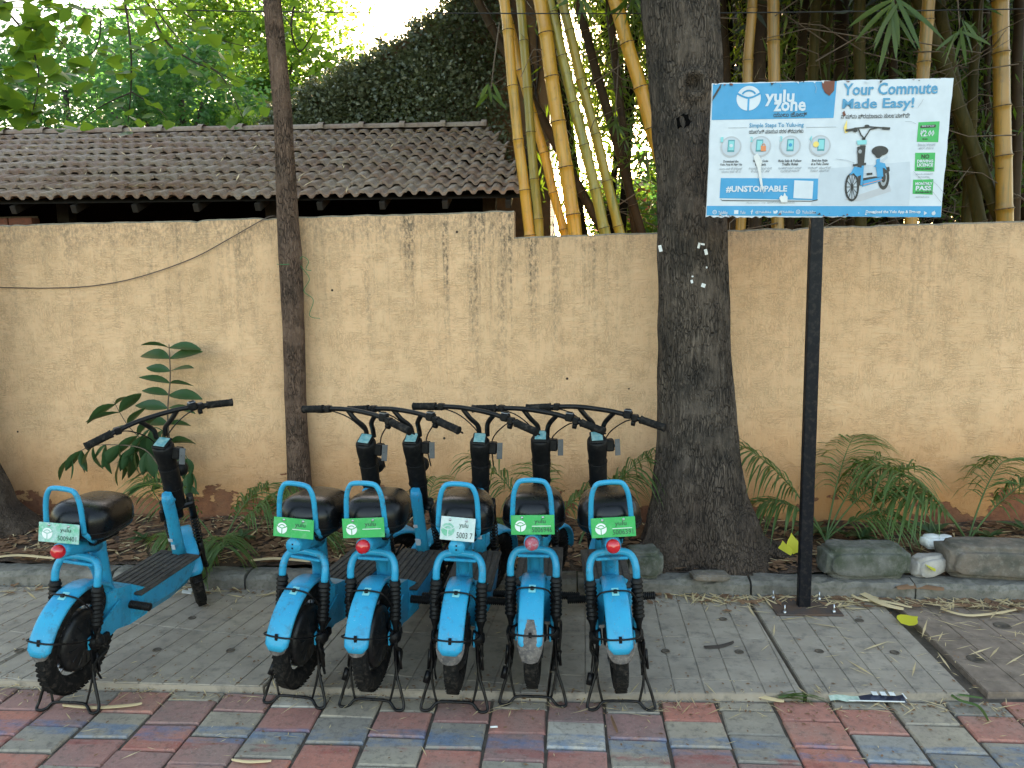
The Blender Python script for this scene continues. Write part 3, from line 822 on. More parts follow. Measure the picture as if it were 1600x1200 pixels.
def crown_pts(c, rad, n, clumps=40, spread=.28, flat=.8):
    c = np.array(c); rad = np.array(rad)
    u = rng.normal(size=(clumps, 3)); u /= np.linalg.norm(u, axis=1)[:, None]
    u *= (rng.random((clumps, 1)) ** .4)
    cc = c + u * rad
    k = rng.integers(0, clumps, n)
    off = rng.normal(size=(n, 3)) * rad * spread * .62; off[:, 2] *= flat
    cr = .6 + rng.random(clumps) * .8
    return cc[k] + off * cr[k][:, None]
def tree(name, base, h, rad, n, leaf, mat, label, group=None, clumps=40, bark='bark_far', low=0, trunk_r=.16, cat='tree'):
    t = thing(name, base, 0, label, cat, group)
    pts = crown_pts((0, 0, h), rad, n, clumps)
    leaf_cloud('crown', pts, leaf, mat, t)
    m = MB(); m.tube(smooth_path([(0, 0, -.1), (random.uniform(-.1, .1), 0, h * .4), (random.uniform(-.2, .2), 0, h * .8), (0, 0, h + rad[2] * .4)], 4), [trunk_r * (1 - .7 * i / 12) for i in range(13)], 8)
    for k in range(6):
        a = random.uniform(0, 2 * pi); z0 = h - rad[2] * random.uniform(.2, .9)
        m.tube([(0, 0, max(.5, z0)), (cos(a) * rad[0] * .4, sin(a) * rad[1] * .4, h - rad[2] * .1), (cos(a) * rad[0] * .75, sin(a) * rad[1] * .75, h + rad[2] * .2)], [trunk_r * .4, trunk_r * .25, .02], 5)
    m.build('trunk', M[bark], t)
    return t
bgt = 'green trees in the garden beyond the shed'
tree('garden_tree', (-9.5, 14.5, 0), 4.6, (2.6, 2.2, 2.3), 16000, .13, M['leaf_far'], 'mid green bushy tree at the far left behind the overhanging leaves', bgt, 60)
tree('garden_tree', (-6.6, 13.2, 0), 4.4, (1.5, 1.4, 1.5), 10000, .12, M['leaf_far'], 'rounded green tree behind the shed ridge, left of the thin trunk', bgt, 44)
tree('garden_tree', (-7.2, 19, 0), 6.9, (2.6, 2.0, 2.2), 14000, .17, M['leaf_bright'], 'tall bright green tree reaching the top edge on the left', bgt, 60)
tree('garden_tree', (-4.6, 24.0, 0), 6.6, (2.2, 2.4, 2.0), 12000, .18, M['leaf_far'], 'dome shaped distant tree right of the thin trunk under the white sky', bgt, 60)
tree('garden_tree', (-12.0, 24.0, 0), 8.2, (3.4, 2.5, 3.0), 12000, .2, M['leaf_far'], 'large hazy tree at the back left against the sky', bgt, 60)
tree('garden_tree', (-5.0, 12.4, 0), 3.9, (1.2, 1.0, .8), 7000, .11, M['leaf_bright'], 'low yellowish green shrubby tree beside the creeping fig', bgt, 34)
tree('garden_tree', (-15.0, 14.0, 0), 4.5, (2.8, 2.2, 2.6), 9000, .15, M['leaf_far'], 'bushy tree beyond the far left end of the shed', bgt, 50)
tree('garden_tree', (-12.5, 10.0, 0), 3.6, (2.0, 1.8, 2.2), 8000, .13, M['leaf_far'], 'lower tree at the far left outside the shed', bgt, 50)
# greens behind the left bamboo stems
tree('garden_shrub', (1.0, 13.2, 0), 2.2, (1.5, 1.0, 1.3), 9000, .10, M['leaf_bright'], 'bright sunlit shrub seen between the yellow bamboo stems', None, 40, cat='shrub')
tree('garden_shrub', (2.0, 11.0, 0), 3.0, (1.0, .8, 1.2), 5000, .10, M['leaf_far'], 'green shrub behind the bamboo close to the big trunk', None, 30, cat='shrub')
# dark mass behind the right-hand bamboo
dk = 'dark trees behind the bamboo thicket'
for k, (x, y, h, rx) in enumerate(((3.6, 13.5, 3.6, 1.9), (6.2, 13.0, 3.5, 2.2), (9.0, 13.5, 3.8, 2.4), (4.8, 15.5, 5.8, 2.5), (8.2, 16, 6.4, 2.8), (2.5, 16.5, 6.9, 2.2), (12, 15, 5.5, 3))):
    tree('thicket_tree', (x, y, 0), h, (rx, 1.6, 2.6 if h < 5 else 2.6), 13000, .17, M['leaf_shaded'], 'tree with leaves coloured dark for shade, closing the view behind the bamboo thicket', dk, 50)

# fan palm in the distance
palm = thing('distant_palm', W(452, 150, 19.0) - Vector((0, 0, 0)), 0, 'distant palm with feathery fronds right of the thin trunk', 'palm tree')
pz = palm.location.z
m = MB(); m.tube([(0, 0, -pz), (0, 0, 0)], [.14, .10], 8); m.build('trunk', M['bark_far'], palm)
for k in range(12):
    a = k * 2 * pi / 12 + random.uniform(-.2, .2); el = random.uniform(.3, 1.2); m = MB()
    P = []
    for q in range(9):
        t = q / 8; P.append(Vector((cos(a) * 1.7 * t, sin(a) * 1.7 * t, 1.6 * el * t - 1.6 * t * t)))
    m.tube(P, .015, 4)
    for q in range(1, 40):
        t = q / 40; i = min(7, int(t * 8)); b = P[i].lerp(P[i + 1], t * 8 - i)
        sd = Vector((-sin(a), cos(a), 0)); L = .55 * sin(pi * min(1, t + .15)) + .1
        for s_ in (-1, 1):
            tip = b + sd * s_ * L + Vector((cos(a) * .2, sin(a) * .2, -L * .35)); w = Vector((cos(a), sin(a), 0)) * .028
            m.add([b - w, b + w, tip], [(0, 1, 2)])
    m.build('frond', M['leaf_far'], palm, recalc=False)
exec_marker = True

# ------------------------------------------------------------------ bamboo
node_me = {}
def culm(pt, pb, wpx, mat, Y, label, group='bamboo culms behind the low wall', bend=0.0, nodes=True, seed=0):
    """pt, pb: where the culm meets two picture heights, at depth Y"""
    r = random.Random(seed * 13 + 5)
    T = W(pt[0], pt[1], Y); B = W(pb[0], pb[1], Y)
    d = (T - B); zt, zb = 6.2, -.05
    foot = B + d * ((zb - B.z) / d.z); foot.y += .12
    head = B + d * ((zt - B.z) / d.z)
    rad = wpx / 2 * Y * 1.16 / 1202
    t = thing('bamboo_culm', foot, 0, label, 'bamboo', group)
    Ln = (head - foot).length
    seg = r.uniform(.30, .38); pts = []; rs = []; ns = []
    def P(z):
        u = (z - zb) / (zt - zb)
        p = foot.lerp(head, u)
        # keep the two measured points and bow the rest
        p = p + Vector((bend * sin(pi * u * 1.0) , -.12 * (1 - u) * 0 + .0, 0)) * 1.0
        return p - foot
    z = zb; k = 0
    while z < zt:
        jx = Vector((r.uniform(-.006, .006), r.uniform(-.006, .006), 0))
        c = P(z) + jx; u = (z - zb) / (zt - zb); ra = rad * (1.06 - .22 * u)
        dd = d.normalized() * .012
        pts += [c - dd * 3.4, c - dd, c, c + dd, c + dd * 3.4]; rs += [ra * .97, ra * 1.0, ra * 1.10, ra * .99, ra * .95]
        ns.append((c, ra, z)); z += seg * r.uniform(.9, 1.1)
    m = MB(); m.tube(pts, rs, 10); m.build('stem', M[mat], t)
    if nodes:
        if 'n' not in node_me:
            nm = MB(); nm.lathe([(1.03, -.10), (1.16, -.05), (1.18, .02), (1.05, .10)], 12); node_me['n'] = nm.mesh('node', M['bamboo_node'])
        q = d.to_track_quat('Z', 'X')
        for (c, ra, z) in ns:
            if 1.7 < z < 4.3:
                o = link('node', node_me['n'], t, c); o.rotation_mode = 'QUATERNION'; o.rotation_quaternion = q; o.scale = (ra, ra, ra * .75)
    return t
Yb = 5.75
L1 = [
 ((787, 0), (826, 370), 15, 'bamboo_yellow', 5.7, 'leftmost upright yellow bamboo culm beside the shed eave'),
 ((813, 0), (842, 370), 13, 'bamboo_lime', 5.9, 'slim greenish culm just right of the leftmost yellow one'),
 ((783, -10), (884, 370), 13, 'bamboo_yellow', 6.1, 'leaning yellow culm crossing behind the slim greenish one'),
 ((845, 0), (899, 370), 20, 'bamboo_yellow', 5.75, 'thickest golden culm of the left bamboo cluster'),
 ((858, 0), (949, 370), 15, 'bamboo_lime', 5.8, 'green and yellow leaning culm, left of a close pair'),
 ((878, 0), (972, 370), 14, 'bamboo_lime', 5.95, 'green and yellow leaning culm, right of a close pair'),
 ((902, 0), (1004, 366), 13, 'bamboo_brown', 6.3, 'dull brown leaning culm between the close pair and the big trunk'),
 ((950, 0), (994, 366), 11, 'bamboo_brown', 6.5, 'thin orange brown culm nearest the left of the big trunk'),
 ((962, 0), (1058, 330), 19, 'bamboo_yellow', 5.9, 'thick golden culm leaning behind the big grey trunk'),
 ((735, -20), (948, 370), 13, 'bamboo_brown', 6.6, 'dark dead culm leaning low behind the golden bamboo'),
]
for k, a in enumerate(L1): culm(*a, seed=k)
L2 = [
 ((1177, 0), (1160, 360), 14, 'bamboo_amber', 6.0, 'yellow culm touching the right side of the big trunk', ),
 ((1193, 0), (1184, 360), 18, 'bamboo_brown', 6.5, 'thick brown culm between two yellow ones above the sign logo'),
 ((1211, 0), (1219, 360), 17, 'bamboo_amber', 6.0, 'straight thick yellow culm rising above the sign logo'),
 ((1260, 0), (1236, 360), 14, 'bamboo_brown', 6.8, 'dim brown culm leaning right above the sign word zone'),
 ((1278, 0), (1264, 360), 14, 'bamboo_green', 6.5, 'olive culm behind the left half of the sign'),
 ((1296, 0), (1280, 360), 17, 'bamboo_green', 6.9, 'olive culm just left of the sign headline'),
 ((1318, 0), (1312, 360), 20, 'bamboo_brown', 7.1, 'thick dark brown culm above the sign headline'),
 ((1346, 0), (1351, 360), 16, 'bamboo_green', 6.3, 'olive yellow culm behind the middle of the headline'),
 ((1399, -10), (1400, 360), 12, 'bamboo_brown', 6.9, 'thin greyish culm behind the hanging bamboo leaves'),
 ((1457, 0), (1432, 340), 17, 'bamboo_amber', 5.9, 'bright yellow culm above the right end of the sign'),
 ((1471, 0), (1539, 350), 17, 'bamboo_green', 6.4, 'dark olive culm leaning right beside the sign edge'),
 ((1440, 0), (1576, 350), 18, 'bamboo_green', 6.2, 'thick olive culm leaning strongly right of the sign'),
 ((1533, 0), (1516, 350), 13, 'bamboo_green', 6.6, 'slim green culm upright to the right of the sign'),
 ((1568, 0), (1580, 350), 21, 'bamboo_amber', 6.1, 'thick orange yellow culm near the right picture edge'),
 ((1598, 0), (1594, 350), 14, 'bamboo_brown', 6.4, 'brown culm at the very right edge of the picture'),
 ((1128, 0), (1150, 360), 15, 'bamboo_brown', 6.6, 'dark brown culm half hidden by the right side of the big trunk'),
]
for k, a in enumerate(L2): culm(*a, seed=k + 30)
# the dim ranks further back, which nothing tells apart
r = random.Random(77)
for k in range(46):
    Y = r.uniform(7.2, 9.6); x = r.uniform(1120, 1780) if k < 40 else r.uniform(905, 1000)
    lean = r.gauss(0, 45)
    culm((x + lean, 0), (x, 360), r.uniform(8, 15), r.choice(('bamboo_brown', 'bamboo_shaded', 'bamboo_shaded')), Y, 'dim bamboo culm in the crowded rear rank of the thicket', 'rear bamboo culms', nodes=False, seed=k + 100)
# thin side branches
m = MB()
for k in range(420):
    x = r.uniform(860, 1010) if k < 90 else r.uniform(1130, 1640); Y = r.uniform(5.8, 9)
    p = W(x, r.uniform(-80, 370), Y); a = r.uniform(0, 2 * pi); L = r.uniform(.3, 1.1)
    q = p + Vector((cos(a) * L, sin(a) * L * .5, r.uniform(-.5, .5) * L))
    mid = (p + q) / 2 + Vector((r.uniform(-.08, .08), 0, r.uniform(-.06, .12)))
    m.tube([p, mid, q], [.005, .004, .002], 4, False)
o = m.build('bamboo_twigs', M['twig'], recalc=False); tag(o, 'tangle of thin bare twigs among the bamboo culms', 'twigs', kind='stuff')
# leaf masses of the clump
def box_pts(n, xr, zr, yr):
    return np.stack([rng.uniform(*xr, n), rng.uniform(*yr, n), rng.uniform(*zr, n)], 1)
def blob_pts(n, blobs):
    out = []
    for (c, s_) in blobs: out.append(np.array(c) + rng.normal(size=(n // len(blobs), 3)) * np.array(s_))
    return np.concatenate(out)
blobs = []
for k in range(60):
    px = r.uniform(1120, 1680); py = r.uniform(-120, 330); Y = r.uniform(6.6, 9.8); blobs.append((tuple(W(px, py, Y)), (.35, .35, .22)))
for k in range(16):
    px = r.uniform(880, 1010); py = r.uniform(-60, 300); Y = r.uniform(6.4, 8.5); blobs.append((tuple(W(px, py, Y)), (.22, .25, .2)))
o = leaf_cloud('bamboo_foliage', blob_pts(15000, blobs), .13, M['leaf_bamboo'], aspect=.16, droop=1.1, up=.2); o['kind'] = 'stuff'
o['label'] = 'narrow bamboo leaves filling the dim thicket'
blobs = [(tuple(W(r.uniform(780, 1700), r.uniform(-420, -110), r.uniform(5.6, 9))), (.5, .5, .25)) for k in range(90)]
blobs += [(tuple(W(r.uniform(1130, 1700), r.uniform(-250, 330), r.uniform(9.8, 11.2))), (.5, .4, .35)) for k in range(110)]
o = leaf_cloud('bamboo_canopy', blob_pts(60000, blobs), .19, M['leaf_shaded'], aspect=.18, droop=.9, up=.2); o['kind'] = 'stuff'
# sprays that hang in front
def long_leaf(m, base, d, L, w, droop=.25, seg=5, nrm=None):
    d = Vector(d).normalized(); up = Vector((0, 0, 1)); side = d.cross(up)
    if side.length < .1: side = Vector((1, 0, 0))
    side.normalize()
    if nrm: side = (side * cos(nrm) + d.cross(side) * sin(nrm)).normalized()
    prev = None; rows = []
    for i in range(seg + 1):
        t = i / seg; c = Vector(base) + d * L * t + Vector((0, 0, -droop * L * t * t)); ww = w * (sin(pi * min(1, (t * .93 + .07))) ** .7) * (1 if i < seg else .05)
        f = Vector((0, 0, -ww * .25))
        rows.append((c - side * ww / 2 - f * 0 + Vector((0, 0, ww * .18)), c, c + side * ww / 2 + Vector((0, 0, ww * .18))))
    b = len(m.v)
    for a in rows: m.v.extend(tuple(p) for p in a)
    for i in range(seg):
        for j in (0, 1):
            m.f.append((b + i * 3 + j, b + i * 3 + j + 1, b + (i + 1) * 3 + j + 1, b + (i + 1) * 3 + j)); m.sm.append(True); m.mi.append(0)
def spray(px, py, Y, n, L, w, label, spread=1.1, stemtop=None):
    c = W(px, py, Y); t = thing('bamboo_spray', c, 0, label, 'bamboo leaves', 'leaf sprays hanging in front of the bamboo')
    m = MB(); m.tube([(.05, .3, .6), (.02, .1, .25), (0, 0, 0)], [.006, .005, .003], 5); m.build('twig', M['twig'], t)
    for k in range(n):
        a = -pi / 2 + spread * (k / (n - 1) - .5) * 2 + r.uniform(-.1, .1)
        mm = MB(); long_leaf(mm, (r.uniform(-.03, .03), 0, r.uniform(0, .10)), (cos(a), r.uniform(-.35, .2), sin(a)), L * r.uniform(.7, 1.1), w, .12, 5, r.uniform(.9, 1.7)); mm.build('leaf', M['leaf_bamboo'], t, recalc=False)
spray(1398, 20, 5.2, 11, .36, .034, 'large spray of bright pointed bamboo leaves hanging above the headline', 1.15)
spray(1500, 55, 5.6, 8, .22, .024, 'smaller drooping spray of bamboo leaves right of the big spray', 1.0)
spray(766, 152, 5.6, 6, .17, .030, 'small spray of bamboo leaves over the right end of the roof ridge', .9)
spray(985, 10, 5.6, 9, .20, .024, 'leaf spray at the top between the golden culms and the big trunk', 1.2)
spray(905, 5, 5.7, 9, .20, .022, 'leaf spray at the top over the golden culms', 1.3)
spray(960, 200, 6.2, 8, .18, .024, 'leaf spray beside the left edge of the big trunk', 1.2)
spray(1010, 250, 6.2, 8, .18, .024, 'lowest leaf spray left of the big trunk', 1.0)

# ------------------------------------------------------------------ roadside trees
def trunk_mesh(name, cent, nseg, mat, amp, lobes, seed=0, ncirc=64, knot=None):
    """cent: (z, x, y, rx, ry); a trunk skin with ridged bark relief"""
    r = random.Random(seed); ph = [r.uniform(0, 6.28) for _ in range(12)]
    zs = [c[0] for c in cent]; m = MB(); rs = []
    n = nseg
    from mathutils import noise as N_
    for i in range(n + 1):
        z = zs[0] + (zs[-1] - zs[0]) * (i / n) ** 1.25
        for a, b in zip(cent[:-1], cent[1:]):
            if a[0] <= z <= b[0] + 1e-6:
                t = (z - a[0]) / (b[0] - a[0]); t2 = t * t * (3 - 2 * t) * .5 + t * .5
                x, y, rx, ry = [a[k] + (b[k] - a[k]) * t2 for k in (1, 2, 3, 4)]; break
        ring = []
        for j in range(ncirc):
            a = 2 * pi * j / ncirc
            ct, st = cos(a), sin(a)
            f = 1.0
            lb = max(0, (lobes[1] - z) / lobes[1]) if lobes[1] else 0
            f += lobes[0] * lb ** 1.6 * (sin(a * 5 + ph[0]) * .6 + sin(a * 3 + ph[1]) * .6 + .3 * sin(a * 9 + ph[2]))
            f += .03 * sin(a * 2 + ph[3] + z * .8) + .022 * sin(a * 3 + z * 1.7 + ph[4])
            p = Vector((ct * rx, st * ry, z))
            rid = N_.noise(Vector((ct * 9, st * 9, z * 2.2 + seed)))
            rid2 = N_.noise(Vector((ct * 22, st * 22, z * 5 + seed)))
            dd = amp * (rid + .6 * rid2)
            if knot:
                kx, kz, kr = knot
                q = sqrt(((ct * rx + x) - kx) ** 2 + (z - kz) ** 2) / kr
                if st < 0 and q < 1.8: dd += .028 * math.exp(-((q - 1) / .35) ** 2) - (.035 if q < .75 else 0)
            ring.append((x + ct * (rx * f + dd), y + st * (ry * f + dd), z))
        rs.append(ring)
    m.rings(rs, True, True, True); return m.mesh(name, mat)
big = thing('shade_tree', (.77, 4.47, 0), 0, 'massive grey tree trunk with flared roots growing at the kerb beside the signboard', 'tree')
bx, by = .77, 4.47
cent = [(-.05, .79 - bx, 0, .47, .40), (.10, .785 - bx, 0, .385, .34), (.25, .775 - bx, 0, .325, .29), (.45, .755 - bx, 0, .270, .25), (.75, .748 - bx, .01, .238, .225), (1.285, .722 - bx, .02, .206, .20), (2.07, .695 - bx, .02, .193, .19), (2.6, .66 - bx, .03, .196, .19), (3.2, .615 - bx, .04, .202, .19), (5.6, .5 - bx, .1, .17, .16)]
o = link('trunk', trunk_mesh('trunk', cent, 260, M['bark_big'], .014, (.14, .85), 3, 110, knot=(.665 - bx, 2.72, .062)), big)
# knot hole and limbs above the frame
m = MB(); kp = W(1069, 188, 4.285) - Vector((bx, by, 0)); m.lathe([(.0001, -.006), (.020, -.004), (.030, .0), (.037, -.010)], 14, kp + Vector((0, .018, 0)), Matrix.Rotation(pi / 2, 3, 'X')); m.v = [(v[0] + .006 * sin(v[2] * 160), v[1], kp.z + (v[2] - kp.z) * 1.15 + .006 * cos(v[0] * 190)) for v in m.v]
m.build('knot_hole', M['hollow_shade'], big)  # shade inside the hollow painted as a near-black disc
for k in range(5):
    a = k * 1.26 + .4; m = MB(); z0 = 4.6 + .2 * k
    m.tube(smooth_path([(-.25, .1, z0), (-.25 + cos(a) * .7, .1 + sin(a) * .6, z0 + .6), (-.25 + cos(a) * 1.9, .1 + sin(a) * 1.6, z0 + 1.3)], 5), [.09 - .007 * i for i in range(11)], 8); m.build('limb', M['bark_big'], big)
leaf_cloud('crown', crown_pts((-.2, .4, 6.6), (2.6, 2.2, 1.0), 7000, 50), .11, M['leaf_bright'], big, aspect=.7)
for (a_, L_, w_) in ((-2.6, .62, .05), (-1.95, .42, .06), (-1.2, .46, .055), (-.45, .62, .05), (-.1, .7, .045), (3.4, .6, .05)):
    m = MB(); P = [Vector((cos(a_ + .12 * sin(q)) * (.22 + L_ * q / 6), sin(a_ + .12 * sin(q)) * (.18 + L_ * .42 * q / 6), .12 * (1 - q / 6) ** 2.2 + .075)) for q in range(7)]
    m.tube(smooth_path(P, 4), [w_ * (1 - .72 * i / 24) for i in range(25)], 9); m.build('root', M['bark_big'], big)
# torn poster scraps on the bark
for (px, py, w, h) in ((1032, 388, .018, .036), (1091, 384, .012, .030), (1102, 394, .016, .030), (1097, 382, .020, .010), (1080, 440, .012, .018), (1098, 446, .022, .020), (1103, 418, .008, .010), (1081, 432, .010, .008)):
    p = W(px, py, 4.30 if px > 1050 else 4.36) - Vector((bx, by, 0)); mm = MB()
    mm.box((0, 0, 0), (w, .002, h), Euler((r.uniform(-.1, .1), r.uniform(-.4, .4), 0)), 0); o = mm.build('paper_scrap', M['paper'], big); o.location = (p.x, -.192 if px > 1050 else -.10, p.z)

small = thing('young_tree', (-1.82, 4.95, 0), 0, 'slender brown tree trunk rising in front of the ochre wall left of the middle', 'tree')
cent = [(.05, 0, 0, .10, .10), (.2, 0, 0, .084, .084), (.44, 0, 0, .075, .075), (.9, .0, 0, .068, .068), (1.4, .012, 0, .068, .068), (1.888, .017, 0, .073, .072), (2.1, .01, 0, .066, .066), (2.77, .010, 0, .056, .056), (3.47, -.025, 0, .054, .054), (5.5, -.2, .1, .042, .042)]
link('trunk', trunk_mesh('trunk', cent, 240, M['bark_small'], .0045, (.03, .4), 9, 44), small)
for k in range(4):
    a = k * 1.6 + .3; m = MB(); z0 = 4.3 + .3 * k
    m.tube(smooth_path([(-.12, .05, z0), (-.12 + cos(a) * .4, .05 + sin(a) * .4, z0 + .5), (-.12 + cos(a) * 1.1, .05 + sin(a) * 1.0, z0 + .9)], 4), [.03 - .003 * i for i in range(9)], 6); m.build('limb', M['bark_small'], small)
leaf_cloud('crown', crown_pts((-.2, .3, 5.9), (1.5, 1.3, .8), 2500, 30), .10, M['leaf_bright'], small, aspect=.8)
m = MB(); m.tube(smooth_path([(-.075, -.01, 1.835), (0, -.079, 1.83), (.07, -.03, 1.84), (.10, -.02, 1.88), (.14, -.02, 1.85), (.12, -.02, 1.80), (.155, -.02, 1.79)], 5), .0022, 5)
m.tube(smooth_path([(.075, -.02, 1.92), (.082, -.02, 1.83), (.14, -.02, 1.74), (.10, -.02, 1.66), (.16, -.02, 1.60), (.13, -.02, 1.50), (.20, -.02, 1.48)], 6), .0022, 5)
o = m.build('plastic_string', M['green_string']); o.location = small.location; tag(o, 'green plastic string tied round the slender trunk', 'string')

edge = thing('edge_tree', (-4.02, 4.72, 0), 0, 'dark flared tree root and trunk at the far left against the wall', 'tree')
cent = [(-.05, 0, 0, .64, .30), (.12, 0, 0, .50, .26), (.3, -.02, 0, .33, .22), (.7, -.05, 0, .21, .19), (1.6, -.05, 0, .17, .17), (3.5, -.1, 0, .15, .15), (5.2, -.2, 0, .12, .12)]
link('trunk', trunk_mesh('trunk', cent, 140, M['bark_big'], .01, (.14, .8), 14, 60), edge)
leaf_cloud('crown', crown_pts((0, .3, 6.0), (1.6, 1.6, .9), 5000, 30), .11, M['leaf_bright'], edge, aspect=.8)

eb = Vector(edge.location)
m = MB(); P = smooth_path([Vector((-.12, .0, 3.7)), W(-60, -60, 5.3) - eb, W(190, -34, 5.55) - eb, W(470, -40, 5.6) - eb], 8); m.tube(P, [.06 - .048 * i / (len(P) - 1) for i in range(len(P))], 7); m.build('limb', M['twig_dark'], edge)
# overhanging branches with heart shaped leaves, top left
def heart_mesh(mat, seed):
    rr_ = random.Random(seed); m = MB(); out = []
    prof = [(0, 0), (.16, .06), (.36, .12), (.50, .30), (.48, .52), (.34, .72), (.16, .88), (0, 1.12)]
    cup = rr_.uniform(.02, .16)
    L = [(-x, y, cup * x * x * 3 - .10 * y * y) for x, y in prof]; Rr = [(x, y, cup * x * x * 3 - .10 * y * y) for x, y in prof]
    mid = [(0, y, -.10 * y * y) for x, y in prof]
    n = len(prof); m.v = L + mid + Rr
    for i in range(n - 1):
        m.f.append((i, n + i, n + i + 1, i + 1)); m.sm.append(True); m.mi.append(0)
        m.f.append((n + i, 2 * n + i, 2 * n + i + 1, n + i + 1)); m.sm.append(True); m.mi.append(0)
    return m.mesh('leaf', mat, False)
hm = [heart_mesh(M['leaf_bright'], s) for s in range(4)]
def leafy_branch(label, paths, nleaf, size, Y, r):
    root = W(paths[0][0][0], paths[0][0][1], Y)
    t = thing('hanging_branch', root, 0, label, 'branch', 'leafy branches hanging over the top left')
    m = MB(); allp = []
    for pp in paths:
        P = smooth_path([W(x, y, Y + r.uniform(-.15, .15)) - root for x, y in pp], 6); w0 = .010 if pp is paths[0] else .006
        m.tube(P, [w0 * (1 - .75 * i / len(P)) for i in range(len(P))], 5); allp += [(p, i / len(P)) for i, p in enumerate(P)]
    m.build('twig', M['twig_dark'], t)
    for k in range(nleaf):
        p, u = allp[r.randrange(len(allp))]
        off = Vector((r.gauss(0, .07), r.gauss(0, .12), r.gauss(-.03, .06)))
        o = link('leaf', hm[r.randrange(4)], t, p + off, (r.uniform(1.9, 3.6) * -1, r.gauss(0, .5), r.gauss(0, .9)))
        s_ = size * r.uniform(.65, 1.2); o.scale = (s_, s_, s_)
    return t
r = random.Random(6)
leafy_branch('dense leafy branch in the top left corner', [[(-40, -30), (30, 40), (60, 110), (50, 180)], [(30, 40), (90, 60), (120, 110)], [(-60, 60), (0, 100), (40, 150)], [(-40, 10), (60, 0), (110, 20)], [(-50, 120), (10, 150), (30, 170)]], 190, .125, 5.3, r)
leafy_branch('thin forked branch hanging down to the roof ridge', [[(190, -30), (203, 60), (205, 130), (200, 190)], [(203, 145), (160, 165), (125, 190)], [(203, 142), (240, 165), (262, 185)], [(158, 20), (155, 60), (140, 85), (110, 70)]], 34, .095, 5.6, r)
leafy_branch('spreading branch arching right towards the thin trunk', [[(215, -40), (255, 58), (300, 95), (345, 118), (380, 185)], [(235, 0), (270, 50), (330, 105), (375, 130)], [(255, 58), (220, 75), (200, 90)], [(240, -20), (300, 30), (340, 60), (395, 75)]], 100, .095, 5.5, r)
leafy_branch('small sprig with pale leaves just right of the thin trunk', [[(470, -30), (455, 40), (470, 80), (500, 30)], [(455, 40), (440, 20)]], 20, .08, 5.6, r)

# ------------------------------------------------------------------ plants along the wall
def ell_leaf(L, w, droop=.2, seed=0):
    m = MB(); rows = []
    for i in range(7):
        t = i / 6; ww = w * sin(pi * (t * .96 + .02)) ** .85; y = L * t; z = -droop * L * t * t
        rows.append(((-ww / 2, y, z + ww * .16), (-ww / 4, y, z + ww * .06), (0, y, z), (ww / 4, y, z + ww * .06), (ww / 2, y, z + ww * .16)))
    for a in rows: m.v.extend(a)
    for i in range(6):
        for j in range(4): m.f.append((i * 5 + j, i * 5 + j + 1, (i + 1) * 5 + j + 1, (i + 1) * 5 + j)); m.sm.append(True); m.mi.append(0)
    return m
bl = [ell_leaf(1.0, .44, d_).mesh('leaf', M['leaf_plant'], False) for d_ in (.1, .25, .4)]
def point_leaf(o, d, roll=0, s=1.0):
    d = Vector(d).normalized(); o.rotation_mode = 'QUATERNION'
    q = d.to_track_quat('Y', 'Z'); o.rotation_quaternion = q @ Euler((0, roll, 0)).to_quaternion(); o.scale = (s, s, s)
pt = thing('broadleaf_sapling', G(262, 842, .1), 0, 'tall sapling with paired dark oval leaves behind the lone scooter', 'plant')
def branchy(pxs, Y, leafL, rad=.006, pairs=None, hang=False):
    root = pt.location; P = smooth_path([W(x, y, Y) - root for x, y in pxs], 6)
    m = MB(); m.tube(P, [rad * (1 - .6 * i / len(P)) for i in range(len(P))], 6); m.build('stem', M['leaf_plant'] if rad < .005 else M['twig'], pt)
    n = pairs
    for k in range(n):
        u = .22 + .78 * k / (n - 1); i = min(len(P) - 2, int(u * (len(P) - 1))); p = P[i]; t = (P[i + 1] - P[i]).normalized()
        for s_ in (-1, 1):
            side = t.cross(Vector((0, -1, .0))).normalized() * s_
            if hang: d = side * .35 + Vector((0, 0, -1)) * (1 if s_ < 0 else .55) + t * .2
            else: d = side + t * .25 + Vector((0, r.uniform(-.35, .05), r.uniform(-.15, .1)))
            o = link('leaf', bl[r.randrange(3)], pt, p); point_leaf(o, d, r.uniform(-.9, .9), leafL * r.uniform(.8, 1.15))
branchy([(262, 842), (268, 740), (262, 650), (266, 590), (264, 538)], 4.88, .20, .008, 10)
branchy([(262, 760), (232, 700), (200, 665), (178, 628)], 4.80, .19, .005, 6)
branchy([(250, 730), (225, 702), (180, 695), (140, 698), (108, 716)], 4.75, .17, .005, 7, True)
branchy([(264, 680), (240, 668), (215, 690), (190, 720)], 4.78, .18, .004, 5, True)
branchy([(262, 800), (240, 770), (232, 755)], 4.75, .13, .004, 3)
branchy([(266, 700), (290, 712), (300, 740)], 4.80, .15, .004, 3, True)

